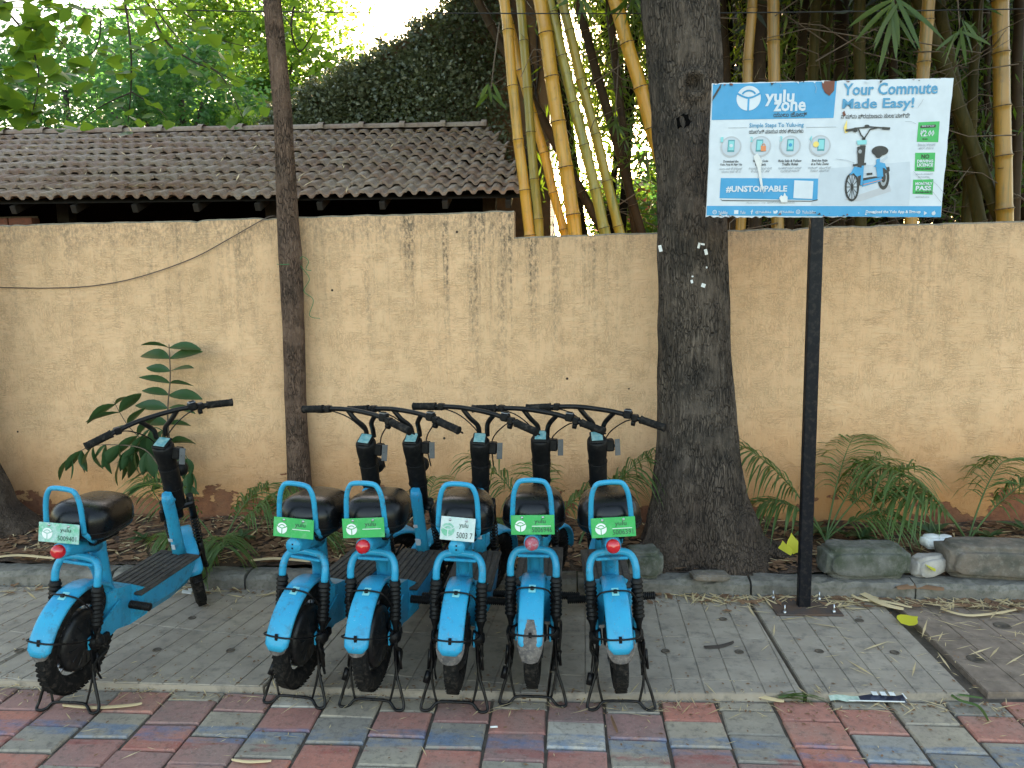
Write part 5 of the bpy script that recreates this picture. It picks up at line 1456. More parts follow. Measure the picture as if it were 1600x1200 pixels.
def scooter(x, y, heading, roll, steer, lens, plate_kind, number, ptilt, flap, label, group, bar):
    root = thing('electric_scooter', (x, y, -.002), heading, label, 'scooter', group)
    root.rotation_euler = (0, roll, heading)
    mirr = Matrix.Diagonal((-1, 1, 1, 1))
    rw = link('rear_wheel', shared('rim1', lambda: rim_mesh(True)), root, AX, (random.uniform(0, 6), 0, 0)); rw.scale = (1.05, 1.06, 1.06)
    link('tyre', shared('tyre', lambda: tyre_mesh('tyre')), rw); link('hub_motor', shared('motor', motor_mesh), rw)
    link('axle_cover', shared('axle', axle_mesh), root)
    o = link('axle_cover', shared('axle', axle_mesh), root); o.scale = (-1, 1, 1)
    fe = link('rear_mudguard', shared('fend', lambda: fender_mesh(20, 171)), root, AX); fe.scale = (1, 1.035, 1.035)
    link('mud_flap', shared('flap%d' % flap, lambda: flap_mesh(flap)), fe)
    link('guard_stay', shared('st0', lambda: stay_mesh(0)), root, (0, 0, .022)); link('guard_stay', shared('st1', lambda: stay_mesh(1)), root, (0, 0, .022))
    # small reflector sticker and rivets on the guard
    mm = shared('stick', lambda: sticker_mesh()); link('sticker', mm, fe)
    link('frame', shared('frame', frame_mesh), root)
    st_ = link('seat', shared('seat', seat_mesh), root); link('piping', shared('pipe', pipe_mesh), st_)
    link('grab_rail', shared('rail', rail_mesh), root)
    for sx in (-1, 1):
        o = link('shock_absorber', shared('shock', shock_mesh), root, (sx * .092, -.016, 0))
        o = link('foot_peg', shared('peg', peg_mesh), root, (sx * .095, .205, .335), (0, 0, 0 if sx > 0 else pi))
    st = link('centre_stand', shared('stand', stand_mesh), root, None, (0, -roll, 0))
    # side lever of the stand
    link('stand_lever', shared('lev', lambda: lever2()), root)
    link('footboard', shared('deck', deck_mesh), root)
    for sx in (-1, 1):
        cm = MB(); q = [Vector((sx * (.090 + random.uniform(-.006, .012)), random.uniform(-.03, .03), zz + random.uniform(-.01, .01))) for zz in (.33, .28, .22, .17, .12, .08)]
        cm.tube(smooth_path(q, 4), .0042, 6); q = [v_ + Vector((sx * random.uniform(-.005, .02), random.uniform(-.02, .02), random.uniform(-.02, .02))) for v_ in q[:5]]
        cm.tube(smooth_path(q, 4), .006, 6); link('motor_cable', cm.mesh('motor_cable', M['rubber']), root)
    link('tail_light', shared('lens' + lens, lambda: lens_mesh(lens)), root)
    plate(root, plate_kind, number, ptilt)
    # everything that turns with the bars
    SM = Matrix.Translation(P0) @ Matrix.Rotation(steer, 4, UP) @ Matrix.Translation(-P0)
    SB = Matrix.Translation(P0 + Vector((0, 0, bar[2]))) @ Matrix.Rotation(radians(bar[0]), 4, 'Z') @ Matrix.Rotation(radians(bar[1]), 4, 'Y') @ Matrix.Translation(-P0)
    def sl(name, me, extra=None, SM=SM):
        o = link(name, me, root); o.matrix_basis = SM @ (extra if extra is not None else Matrix.Identity(4)); return o
    I4 = Matrix.Identity(4)
    col = sl('steering_column', shared('col', column_mesh), None, I4)
    sl('display', shared('disp', display_mesh), None, I4)
    hb = sl('handlebar', shared('bar', bar_mesh), None, SB)
    for sx in (-1, 1):
        link('grip', shared('grip%d' % sx, lambda: grip_mesh(sx)), hb); link('brake_lever', shared('blev%d' % sx, lambda: lever_mesh(sx)), hb)
    link('switch_box', shared('sw', switch_mesh), hb)
    sl('holder', shared('holder', bracket_mesh), None, I4); sl('headlight', shared('lamp', lamp_mesh), None, I4)
    sl('fork', shared('fork', fork_mesh))
    fw = sl('front_wheel', shared('rim2', lambda: rim_mesh(False)), Matrix.Translation(FAX)); link('tyre', shared('tyre', lambda: tyre_mesh('tyre')), fw)
    hbm = shared('fhub', fhub); link('hub', hbm, fw)
    ff = sl('front_mudguard', shared('ffend', lambda: fender_mesh(12, 172, .230, .044, 'front_mudguard')), Matrix.Translation(FAX))
    link('guard_stay', shared('fst', front_stay), ff)
    # key lock on the neck and warning stickers
    link('lock', shared('lock', lock_mesh), root)
    dm = MB()
    for k in range(random.randint(1, 3)):
        zz = random.uniform(.40, .62); dm.box((random.uniform(-.008, .008), .790 - (zz - .335) * .43 - .0665 + .0, zz), (random.uniform(.012, .022), .003, random.uniform(.015, .04)), Euler((.38, random.uniform(-.1, .1), 0)), 0, k % 2)
    link('decal', dm.mesh('decal', [M['sign_pale'], M['sign_yellow'] if random.random() < .4 else M['sign_floor']]), root)['kind'] = 'stuff'
    return root
def sticker_mesh():
    m = MB(); rr_ = .2335
    a = radians(112)
    v = []
    for da in (-5, 5):
        for x in (-.014, .014): v.append((x, cos(a + radians(da)) * rr_, sin(a + radians(da)) * rr_))
    m.add(v, [(0, 1, 3, 2)], False, 0)
    v = []
    for da in (-2.5, 2.5):
        for x in (-.007, .007): v.append((x, cos(a + radians(da)) * (rr_ + .001), sin(a + radians(da)) * (rr_ + .001)))
    m.add(v, [(0, 1, 3, 2)], False, 1)
    return m.mesh('sticker', [M['sign_mint'], M['paper'], M['chrome']], False)
def lever2():
    m = MB(); m.tube(smooth_path([(-.092, .01, .20), (-.100, -.005, .14), (-.115, -.02, .095)], 4), .0065, 6); m.tube([(-.112, -.018, .115), (-.122, -.03, .072)], [.013, .014], 8); return m.mesh('stand_lever', M['black_metal'])
def fhub():
    m = MB(); m.lathe([(.0001, -.045), (.020, -.045), (.030, -.030), (.026, 0), (.030, .030), (.020, .045), (.0001, .045)], 16, (0, 0, 0), MYZ)
    m.lathe([(.055, .030), (.075, .030), (.075, .034), (.055, .034)], 20, (0, 0, 0), MYZ, loop=True); return m.mesh('hub', M['motor'])
def front_stay():
    m = MB()
    for z_ in (.10, -.02):
        m.tube(smooth_path([(-.058, 0, 0), (-.056, -.15, z_ + .02), (-.030, -.228, z_ * 1.0 + .02), (.030, -.228, z_ + .02), (.056, -.15, z_ + .02), (.058, 0, 0)], 4), .0035, 6)
    return m.mesh('guard_stay', M['black_metal'])
def lock_mesh():
    m = MB(); c = Vector((-.036, .66, .585)); m.box(c, (.022, .040, .060), Euler((.35, 0, 0)), .006); m.lathe([(.0001, -.016), (.012, -.014), (.014, 0)], 12, c, MYZ)
    m.box((0, .6985, .465), (.026, .003, .045), Euler((.38, 0, 0)), .0005, 1); m.box((0, .6755, .52), (.022, .003, .022), Euler((.38, 0, 0)), .0005, 1)
    return m.mesh('lock', [M['black_plastic'], M['sign_pale']])
gr = 'blue electric scooters parked in a row'
D = radians
#        x      y      heading  roll   steer
scooter(-2.040, 2.86, D(-2.5), D(6.3), D(38), 'red_lens', 'faded', '5009401', D(-3), 0, 'lone blue scooter parked apart at the far left with handlebar turned left', gr, (45.5, -16, .03))
scooter(-1.124, 2.951, D(-7.5), D(5.4), D(-30), 'paint', 'green', None, D(-3), 0, 'blue scooter beside the slender trunk, with a blue capped tail tube and green plate', gr, (-19.4, -.4, .018))
scooter(-.803, 2.943, D(-4.2), D(1.3), D(-32), 'red_lens', 'green', None, D(-5), 0, 'blue scooter with red tail light and tilted green plate without a number', gr, (-23.5, 2.8, .016))
scooter(-.468, 2.940, D(-.1), D(2.9), D(-30), 'paint', 'white', '5003 7', D(2), 1, 'blue scooter with a scratched white number plate', gr, (-23, 4.1, .02))
scooter(-.154, 2.998, D(-.7), D(.6), D(-27), 'dull_lens', 'green', '5006946', D(-2), 2, 'blue scooter with green plate 5006946 and a worn bare mudguard tip', gr, (-17.6, 5.8, .006))
scooter(.199, 2.981, D(1.7), D(-3.3), D(-22), 'red_lens', 'green', '5006391', D(0), 1, 'rightmost blue scooter, beside the big trunk, with green plate 5006391', gr, (-19.1, 8.4, .022))

# ------------------------------------------------------------------ signboard
sb = thing('signboard', (1.199, 3.90, 0), 0, 'weathered rectangular scooter hire signboard on a black steel post with bolted base', 'sign')
m = MB(); m.box((0, 0, 1.02), (.062, .042, 2.03), Euler((0, radians(.0), 0)), .004); m.build('post', M['post'], sb)
m = MB(); m.box((.0, 0, .006), (.33, .22, .010), Euler((0, 0, .02)), .002); m.build('base_plate', M['rust'], sb)
for (px, py) in ((1208, 934), (1280, 936), (1226, 957), (1303, 956)):
    g = G(px, py, .012) - Vector((1.199, 3.90, 0)); mm = MB(); mm.tube([(g.x, g.y, .008), (g.x, g.y, .052)], .004, 6); mm.lathe([(.0001, .020), (.009, .020), (.009, .011)], 6, (g.x, g.y, 0)); mm.build('bolt', M['chrome'], sb)
BW, BH = 1.090, .628
bd = bpy.data.objects.new('board', None); C.objects.link(bd); bd.parent = sb
bc = W(1291, 234, 3.865) - Vector((1.199, 3.90, 0)); bd.location = (bc.x, -.035, bc.z); bd.rotation_euler = (radians(2.0), radians(1.2), radians(-2.2))
def SX(cx, cy):
    v = (cy - 68) / 830; u = (cx - (78 - 36 * v)) / (1474 - 21 * v)
    return ((u - .5) * BW, (.5 - v) * BH)
rb = random.Random(31)
m = MB(); ed = []
def jag(n, fx, fz, big_):
    return [(fx(k / n) + rb.uniform(-.001, .001), fz(k / n) + (rb.uniform(-.002, .002) if rb.random() > .12 else rb.choice((-1, 1)) * 0 - 0) + (-.0 if rb.random() > big_ else rb.uniform(.002, .009))) for k in range(n)]
ed += jag(60, lambda t: -BW / 2 + BW * t, lambda t: -BH / 2, .22)
ed += [(BW / 2 + rb.uniform(-.003, .001), -BH / 2 + BH * k / 16) for k in range(16)]
ed += [(x, z - 2 * max(0, z - BH / 2)) for x, z in jag(60, lambda t: BW / 2 - BW * t, lambda t: BH / 2, .12)]
ed += [(-BW / 2 + rb.uniform(-.001, .003), BH / 2 - BH * k / 16) for k in range(16)]
m.rings([[(x, 0, z) for x, z in ed], [(x, .022, z) for x, z in ed]], True, True, False)
panel = m.build('panel', [M['sign_white']], bd)
for sx in (-.36, .0, .36):
    wb = MB(); wb.box((sx, .034, 0), (.03, .02, BH * .9), None, .002); wb.build('batten', M['post'], bd)
LY = -.0012
def rect(c, mat, lay=1, name='print', skew=(0, 0, 0, 0)):
    x0, y0, x1, y1 = c; mm = MB(); flat_poly(mm, [SX(x0, y0), SX(x1, y0), SX(x1, y1), SX(x0, y1)], LY * lay); return mm.build(name, M[mat], panel, recalc=False)
def poly_(pts, mat, lay=1, name='print'):
    mm = MB(); flat_poly(mm, [SX(*p) for p in pts], LY * lay); return mm.build(name, M[mat], panel, recalc=False)
def txt(body, c, mat, bold=.0, lay=3, name='lettering', shear=0):
    x0, z0 = SX(c[0], c[3]); x1, z1 = SX(c[2], c[1])
    return put_print(name, text_mesh(body, M[mat], bold, shear, 1 if any(ord(k) > 3000 for k in body) else 2), panel, x0, z0, x1, z1, LY * lay)
poly_([(84, 76), (852, 74), (834, 292), (76, 292)], 'sign_blue', 1)
poly_([(46, 824), (1494, 832), (1492, 900), (44, 884)], 'sign_blue', 1)
cx, cz = SX(308, 165)
logo(panel, cx, cz, BW * 76 / 1474, LY * 2, M['sign_white'], M['sign_blue'], .0006)
txt('yulu', (408, 118, 594, 215), 'sign_white', .028); txt('zone', (462, 190, 664, 248), 'sign_white', .028)
txt('ಯುಲು ಜೋನ್', (462, 252, 672, 282), 'sign_dark', .01)
txt('Your Commute', (888, 88, 1462, 160), 'sign_text_blue', .022); txt('Made Easy!', (884, 178, 1322, 256), 'sign_text_blue', .022)
txt('ನಿಮ್ಮ ಪ್ರಯಾಣವು ಸುಲಭವಾಗಿದೆ!', (878, 270, 1294, 302), 'sign_dark', .01)
txt('Simple Steps To Yulu-ing', (312, 316, 652, 350), 'sign_text_blue', .015)
txt('ಯುಲಿಂಗ್ ಮಾಡುವ ಸರಳ ಕ್ರಮಗಳು', (310, 354, 650, 380), 'sign_dark', .01)
rect((180, 341, 300, 343), 'sign_grey', 2); rect((665, 345, 850, 347), 'sign_grey', 2)
for k, (x, t1, t2, ka) in enumerate(((198, 'Download the', 'Yulu App & Sign Up', 'ಯುಲು ಆಪ್ ಡೌನ್‌ಲೋಡ್'), (384, 'Scan QR Code', 'to Unlock', 'ಕ್ಯೂಆರ್ ಸ್ಕ್ಯಾನ್ ಮಾಡಿ'), (568, 'Ride Safe & Follow', 'Traffic Rules', 'ಸುರಕ್ಷಿತವಾಗಿ ಸವಾರಿ'), (752, 'End the Ride', 'at a Yulu Zone', 'ಸವಾರಿ ಮುಗಿಸಿ'))):
    mm = MB(); c = SX(x, 458); rr_ = BW * 66 / 1474
    flat_poly(mm, disc_pts(c[0], c[1], rr_, 28), LY * 2, 0); flat_poly(mm, disc_pts(c[0], c[1], rr_ * .86, 28), LY * 3, 1)
    mm.build('step_icon', [M['sign_floor'], M['sign_pale']], panel, recalc=False)
    dx = 6 if k == 3 else (-8 if k == 1 else 0)
    poly_([(x - 18 + dx, 416), (x + 24 + dx, 416), (x + 20 + dx, 490), (x - 24 + dx, 490)], 'sign_teal', 4, 'phone_icon'); poly_([(x - 13 + dx, 424), (x + 19 + dx, 424), (x + 16 + dx, 480), (x - 18 + dx, 480)], 'sign_mint', 5, 'phone_icon')
    if k == 1: rect((384, 455, 416, 488), 'sign_orange', 6, 'padlock_icon'); strip_m = MB(); c2 = SX(400, 455); strip(strip_m, [(c2[0] + .008 * cos(a), c2[1] + .009 * sin(a)) for a in [pi * q / 8 for q in range(9)]], .003, LY * 6); strip_m.build('padlock_icon', M['sign_orange'], panel, recalc=False)
    if k == 3: mm = MB(); c2 = SX(726, 450); flat_poly(mm, disc_pts(c2[0], c2[1], .0135, 18), LY * 6); mm.build('coin_icon', M['sign_yellow'], panel, recalc=False)
    if k in (0, 2): mm = MB(); c2 = SX(x, 452); flat_poly(mm, disc_pts(c2[0], c2[1], .008, 14), LY * 6); mm.build('phone_icon', M['sign_white'] if k == 0 else M['sign_blue'], panel, recalc=False)
    txt(str(k + 1), (x - 66, 398, x - 48, 430), 'sign_mint', .02, 4, 'number')
    txt(t1, (x - len(t1) * 4.0 + 0, 540, x + len(t1) * 4.0, 555), 'sign_dark', .02); txt(t2, (x - len(t2) * 3.9, 560, x + len(t2) * 3.9, 576), 'sign_dark', .02)
    txt(ka, (x - 74, 585, x + 72, 600), 'sign_grey', .0); txt(ka[::1][:12], (x - 60, 603, x + 60, 618), 'sign_grey', .0)
# blue banner
poly_([(134, 650), (744, 658), (740, 792), (126, 776)], 'sign_blue', 1)
txt('#UNSTOPPABLE', (166, 700, 552, 742), 'sign_white', .035)
poly_([(596, 668), (714, 674), (708, 784), (590, 778)], 'sign_white', 2, 'blank_square')
poly_([(128, 778), (142, 788), (700, 796), (742, 786), (740, 793), (700, 800), (142, 793)], 'sign_dark', 3, 'print')
txt('New users only. ಷರತ್ತುಗಳು ಅನ್ವಯ', (298, 799, 600, 813), 'sign_grey', .0)
# torn white patches
poly_([(338, 520), (362, 500), (392, 545), (384, 600), (404, 752), (380, 690), (366, 600)], 'paper', 7, 'torn_patch')
poly_([(500, 778), (512, 760), (524, 768), (534, 744), (542, 762), (552, 770), (552, 806), (514, 806)], 'paper', 7, 'torn_patch')
poly_([(758, 72), (838, 72), (834, 130), (806, 160), (778, 140), (762, 108)], 'sign_board_back', 4, 'bare_patch')
poly_([(78, 180), (84, 150), (132, 76), (134, 96), (100, 150)], 'sign_dark', 4, 'bare_patch')
poly_([(904, 386), (896, 350), (916, 304), (914, 350), (922, 378)], 'sign_yellow', 4, 'bare_patch')
poly_([(886, 262), (898, 250), (908, 276), (894, 282)], 'sign_board_back', 4, 'bare_patch')
for k in range(46):
    bx_ = rb.choice((rb.uniform(70, 1540), rb.uniform(600, 1100), rb.uniform(80, 200))); t_ = rb.random() < .5; by_ = rb.uniform(70, 80) if t_ else rb.uniform(870, 894)
    s_ = rb.uniform(3, 16); poly_([(bx_, by_), (bx_ + s_ * 1.5, by_ + rb.uniform(-2, 3)), (bx_ + s_ * rb.uniform(.2, 1.4), by_ + (1 if t_ else -1) * s_ * rb.uniform(.4, 1.3))], rb.choice(('sign_board_back', 'sign_dark', 'sign_white')), 5 + k * .05, 'chipped_edge')
for (a, b) in (((848, 540), (965, 566)), ((1510, 760), (1400, 650)), ((1320, 620), (1490, 810)), ((1340, 240), (1372, 190)), ((716, 92), (722, 140)), ((500, 84), (505, 104)), ((1265, 320), (1330, 335))):
    mm = MB(); strip(mm, [SX(*a), SX((a[0] + b[0]) / 2 + 6, (a[1] + b[1]) / 2 - 5), SX(*b)], .0014, LY * 5); mm.build('scratch', M['sign_grey'], panel, recalc=False)
# footer
for k, (x, w_) in enumerate(((95, 60), (232, 36), (330, 100), (480, 92), (620, 88))):
    c = SX(x, 864); mm = MB()
    if k == 1: flat_poly(mm, [(c[0] - .010, c[1] - .009), (c[0] + .010, c[1] - .009), (c[0] + .010, c[1] + .009), (c[0] - .010, c[1] + .009)], LY * 2)
    elif k == 2: strip(mm, [(c[0] + .004, c[1] + .010), (c[0], c[1] + .006), (c[0], c[1] - .010)], .004, LY * 2); strip(mm, [(c[0] - .005, c[1] + .002), (c[0] + .005, c[1] + .002)], .0035, LY * 2.2)
    elif k == 3: flat_poly(mm, [(c[0] - .011, c[1] + .007), (c[0] - .002, c[1] + .002), (c[0] + .002, c[1] + .008), (c[0] + .008, c[1] + .007), (c[0] + .010, c[1]), (c[0] + .003, c[1] - .008), (c[0] - .009, c[1] - .007)], LY * 2)
    else: strip(mm, [(c[0] + .009 * cos(a), c[1] + .009 * sin(a)) for a in [2 * pi * q / 16 for q in range(17)]], .0025, LY * 2); strip(mm, [(c[0] + .004 * cos(a), c[1] + .004 * sin(a)) for a in [2 * pi * q / 10 for q in range(11)]], .0018, LY * 2)
    mm.build('footer_icon', M['sign_white'], panel, recalc=False)
    txt(('YuluBike', 'Yulu', '@YuluBike', '@YuluBike', 'Yulu.bike')[k], (x + 22, 856, x + 22 + w_, 876), 'sign_pale', .02)
txt('Download the Yulu App & Sign-up', (1036, 856, 1370, 880), 'sign_white', .03)
poly_([(1390, 862), (1410, 874), (1390, 888)], 'sign_pale', 2, 'footer_icon')
mm = MB(); c = SX(1448, 876); flat_poly(mm, disc_pts(c[0], c[1], .009, 14), LY * 2); flat_poly(mm, [(c[0], c[1] + .009), (c[0] + .005, c[1] + .014), (c[0] + .004, c[1] + .009)], LY * 2.2); mm.build('footer_icon', M['sign_pale'], panel, recalc=False)
# green offer tags
poly_([(1348, 326), (1474, 322), (1468, 446), (1340, 442)], 'sign_green', 1); poly_([(1360, 346), (1452, 341), (1450, 358), (1358, 361)], 'sign_dark', 2); txt('RIDE AT JUST', (1368, 346, 1442, 356), 'sign_white', .02)
txt('₹2.00', (1358, 372, 1444, 412), 'sign_white', .02, shear=.15); txt('PER MIN', (1372, 422, 1404, 432), 'sign_dark', .02)
txt('ಕೇವಲ ರೂ 2 ನಿಮಿಷಕ್ಕೆ', (1346, 452, 1450, 470), 'sign_grey'); txt('ಪ್ರತಿ ನಿಮಿಷ', (1352, 474, 1440, 488), 'sign_grey')
poly_([(1332, 508), (1452, 508), (1448, 622), (1330, 618)], 'sign_green', 1); txt('NO', (1368, 518, 1416, 544), 'sign_dark', .02); txt('DRIVING', (1342, 550, 1440, 568), 'sign_white', .04); txt('LICENCE', (1342, 572, 1440, 592), 'sign_white', .04); txt('REQUIRED', (1342, 600, 1438, 612), 'sign_dark', .03)
txt('ಚಾಲನಾ ಪರವಾನಗಿ', (1336, 630, 1440, 642), 'sign_grey'); txt('ಅಗತ್ಯವಿಲ್ಲ', (1350, 648, 1420, 660), 'sign_grey')
poly_([(1322, 670), (1444, 668), (1440, 762), (1320, 756)], 'sign_green', 1); txt('MONTHLY', (1334, 686, 1438, 704), 'sign_white', .04); txt('PASS', (1336, 708, 1432, 736), 'sign_white', .04); txt('AVAILABLE', (1334, 742, 1434, 752), 'sign_dark', .03)
txt('ಮಾಸಿಕ ಪಾಸ್ ಲಭ್ಯ', (1338, 770, 1420, 782), 'sign_grey')
# floor tint and the printed picture of a scooter
poly_([(760, 600), (1300, 560), (1310, 700), (1300, 826), (700, 822)], 'sign_pale', .6, 'printed_floor')
poly_([(900, 790), (1180, 700), (1190, 740), (1000, 800)], 'sign_floor', 1.1, 'printed_floor')
def ps(pts, w, mat, lay): mm = MB(); strip(mm, [SX(*p) for p in pts], w * BW / 1474, LY * lay); mm.build('printed_scooter', M[mat], panel, recalc=False)
def pe(cx_, cy_, rx, ry, mat, lay, n=26, rot=0):
    pts = [(cx_ + rx * cos(2 * pi * k / n) * cos(rot) - ry * sin(2 * pi * k / n) * sin(rot), cy_ + rx * cos(2 * pi * k / n) * sin(rot) + ry * sin(2 * pi * k / n) * cos(rot)) for k in range(n)]
    poly_(pts, mat, lay, 'printed_scooter')
def pring(cx_, cy_, rx, ry, w, mat, lay): ps([(cx_ + rx * cos(2 * pi * k / 28), cy_ + ry * sin(2 * pi * k / 28)) for k in range(29)], w, mat, lay)
pe(1142, 656, 36, 74, 'sign_dark', 2); pe(1142, 656, 20, 52, 'sign_grey', 2.2); pe(1142, 656, 14, 30, 'sign_dark', 2.4)
pring(950, 712, 38, 82, 12, 'sign_dark', 4); pe(952, 712, 8, 16, 'sign_dark', 4.1)
for k in range(6): a = k * pi / 6 * 1.0; ps([(950 - 34 * cos(a), 712 - 74 * sin(a)), (950 + 34 * cos(a), 712 + 74 * sin(a))], 4, 'sign_dark', 4.2)
poly_([(1006, 668), (1130, 650), (1132, 676), (1012, 712)], 'sign_blue', 3, 'printed_scooter'); poly_([(1004, 660), (1090, 648), (1132, 652), (1010, 676)], 'sign_dark', 3.2, 'printed_scooter')
ps([(1012, 700), (1136, 668)], 4, 'sign_orange', 3.4)
poly_([(1096, 545), (1120, 540), (1118, 560), (1136, 600), (1140, 650), (1104, 654), (1096, 600)], 'sign_blue', 3.3, 'printed_scooter')
poly_([(1080, 590), (1110, 560), (1150, 570), (1160, 612), (1148, 600), (1110, 590)], 'sign_blue', 3.5, 'printed_scooter')
poly_([(1112, 560), (1164, 520), (1166, 536), (1126, 572)], 'sign_pale', 3.1, 'printed_scooter')
pe(1118, 494, 50, 30, 'sign_dark', 4); poly_([(1086, 516), (1136, 518), (1116, 538), (1096, 534)], 'sign_dark', 3.8, 'printed_scooter')
ps([(994, 470), (1004, 700)], 30, 'sign_dark', 4.3); ps([(1014, 585), (1008, 700)], 14, 'sign_blue', 4.5); ps([(1014, 464), (1004, 580)], 34, 'sign_dark', 4.4)
poly_([(948, 618), (962, 588), (1010, 596), (1004, 640), (980, 650), (960, 628), (932, 640)], 'sign_blue', 4.6, 'printed_scooter'); ps([(956, 580), (1032, 572)], 14, 'sign_dark', 4.7)
ps([(1020, 420), (1000, 396), (985, 362)], 8, 'sign_dark', 5); ps([(1020, 420), (1040, 390), (1056, 364), (1100, 356)], 8, 'sign_dark', 5); ps([(912, 368), (975, 356), (1060, 350), (1170, 360)], 8, 'sign_dark', 5.1); ps([(908, 370), (950, 364)], 15, 'sign_dark', 5.2); ps([(1130, 358), (1174, 362)], 15, 'sign_dark', 5.2)
pe(966, 366, 14, 14, 'sign_dark', 5.3); pe(1036, 345, 16, 9, 'sign_dark', 5.3); ps([(1018, 416), (1018, 440)], 20, 'sign_dark', 5)
poly_([(976, 430), (1036, 428), (1034, 454), (980, 456)], 'sign_mint', 5.4, 'printed_scooter'); pe(996, 497, 18, 19, 'sign_dark', 5.5); pe(996, 497, 11, 12, 'sign_grey', 5.6)
ps([(1040, 634), (1072, 632)], 12, 'sign_dark', 4.8); poly_([(1132, 600), (1176, 590), (1180, 616), (1140, 640)], 'sign_dark', 2.6, 'printed_scooter')

# ------------------------------------------------------------------ stones and litter
from mathutils import noise as MN
def stone(px0, px1, py, Yb, h, dep, mat, label, seed, chip=.02, rz=0, cat='stone', name='stone_block'):
    a = G(px0, py, .09); b = G(px1, py, .09); L = b.x - a.x; r = random.Random(seed)
    bm = bmesh.new(); bmesh.ops.create_cube(bm, size=1.0)
    bmesh.ops.scale(bm, vec=(L, dep, h), verts=bm.verts)
    bmesh.ops.bevel(bm, geom=bm.edges[:], offset=min(L, dep, h) * .16, segments=2, affect='EDGES')
    bmesh.ops.subdivide_edges(bm, edges=bm.edges[:], cuts=4, use_grid_fill=True)
    for _ in range(3): bmesh.ops.smooth_vert(bm, verts=bm.verts, factor=.5, use_axis_x=True, use_axis_y=True, use_axis_z=True)
    for v in bm.verts:
        n1 = MN.noise(v.co * 9 + Vector((seed, 0, 0))); n2 = MN.noise(v.co * 28 + Vector((0, seed, 0)))
        v.co += v.co.normalized() * (n1 * chip + n2 * chip * .35)
    me = bpy.data.meshes.new(name); bm.to_mesh(me); bm.free(); me.materials.append(M[mat]); me.polygons.foreach_set('use_smooth', [True] * len(me.polygons))
    o = link(name, me, None, ((a.x + b.x) / 2, a.y + dep / 2, .088 + h * .42), (r.uniform(-.04, .04), r.uniform(-.03, .03), rz)); tag(o, label, cat); return o
stone(1290, 1424, 904, 0, .175, .22, 'granite', 'mossy dark stone block beside the foot of the sign post', 3, rz=.03)
stone(1488, 1690, 905, 0, .185, .24, 'brown_stone', 'brown grey stone block cut by the right picture edge', 5, rz=-.03)
stone(975, 1034, 902, 0, .15, .2, 'granite', 'small dark stone block between the rightmost scooter and the big trunk', 8)
stone(1424, 1480, 898, 0, .10, .11, 'pale_stone', 'pale broken rock in the gap between the two stone blocks', 9, .03, .4, 'rock', 'rock')
o = stone(1432, 1474, 866, 0, .07, .08, 'paper', 'crumpled white scrap on top of the pale rock', 12, .03, .2, 'scrap', 'crumpled_scrap'); o.location.z += .075; o.location.y -= .12
o = stone(1082, 1140, 908, 0, .035, .10, 'brown_stone', 'flat stone slab lying at the foot of the big trunk', 14, .01, .1, 'stone', 'flat_stone')

# dry bamboo leaves and straw: nobody could count them
def litter(name, n, sampler, L, w, mat, lab):
    pts = []; dirs = []
    for k in range(n):
        p, spread = sampler(); a = random.uniform(0, 2 * pi); pts.append(p); dirs.append((cos(a), sin(a), random.uniform(-.10, .14)))
    o = leaf_cloud(name, pts, L, mat, aspect=w, up=6, dirs=dirs, sizevar=.7); tag(o, lab, kind='stuff'); return o
def s_bed():
    x = random.uniform(-4.2, 4.2); y = random.uniform(4.18, 5.0); return (x, y, soil_h(x, y) + .012 + random.random() * .012), 1
def s_kerbfoot():
    x = random.uniform(-3.4, 3.2) if random.random() < .35 else random.uniform(.6, 3.2); y = 4.03 - abs(random.gauss(0, .07)); return (x, y, .006 + random.random() * .008), 1
def s_edge():
    x = random.uniform(-2.6, 2.3); y = yfront(x) - .03 + random.gauss(0, .035) - .02; return (x, y, -.022 + random.random() * .006 if y < yfront(x) else .006), 1
def s_pave():
    x = random.uniform(-2.2, 2.4); y = random.uniform(2.3, 2.95); return (x, y, -.022), 1
def s_slab():
    x = random.gauss(1.9, .5); y = random.uniform(3.2, 4.05); return (x, y, .008), 1
litter('dry_straw', 1500, s_bed, .10, .10, M['straw'], 'pale dry bamboo leaves and straw on the planting bed')
litter('dead_leaves', 6500, s_bed, .055, .55, M['dry_leaf'], 'dark dead leaves covering the planting bed')
litter('dry_straw', 420, s_kerbfoot, .11, .08, M['straw'], 'dry straw gathered along the foot of the kerb')
litter('dead_leaves', 260, s_kerbfoot, .05, .5, M['dry_leaf'], 'dead leaves gathered along the foot of the kerb')
litter('dry_straw', 170, s_edge, .08, .05, M['straw'], 'straw caught along the front edge of the slabs')
litter('dry_straw', 60, s_pave, .045, .07, M['straw'], 'thin straw bits on the coloured pavers')
litter('dry_straw', 120, s_slab, .12, .055, M['straw'], 'straw strewn over the slabs by the sign post')
def s_crumb():
    x = random.uniform(-3.2, 3.2); y = random.choice((random.gauss(2.98, .05), random.gauss(4.0, .06), random.uniform(2.35, 4.0)))
    return (x, y, (.004 if x < 1.65 else -.006) if y > yfront(x) else -.024), 1
litter('leaf_crumbs', 2600, s_crumb, .014, .5, M['dry_leaf'], 'small dark leaf crumbs and grit on the slabs and pavers')
litter('straw_crumbs', 1100, s_crumb, .022, .16, M['straw'], 'tiny straw crumbs on the slabs and pavers')
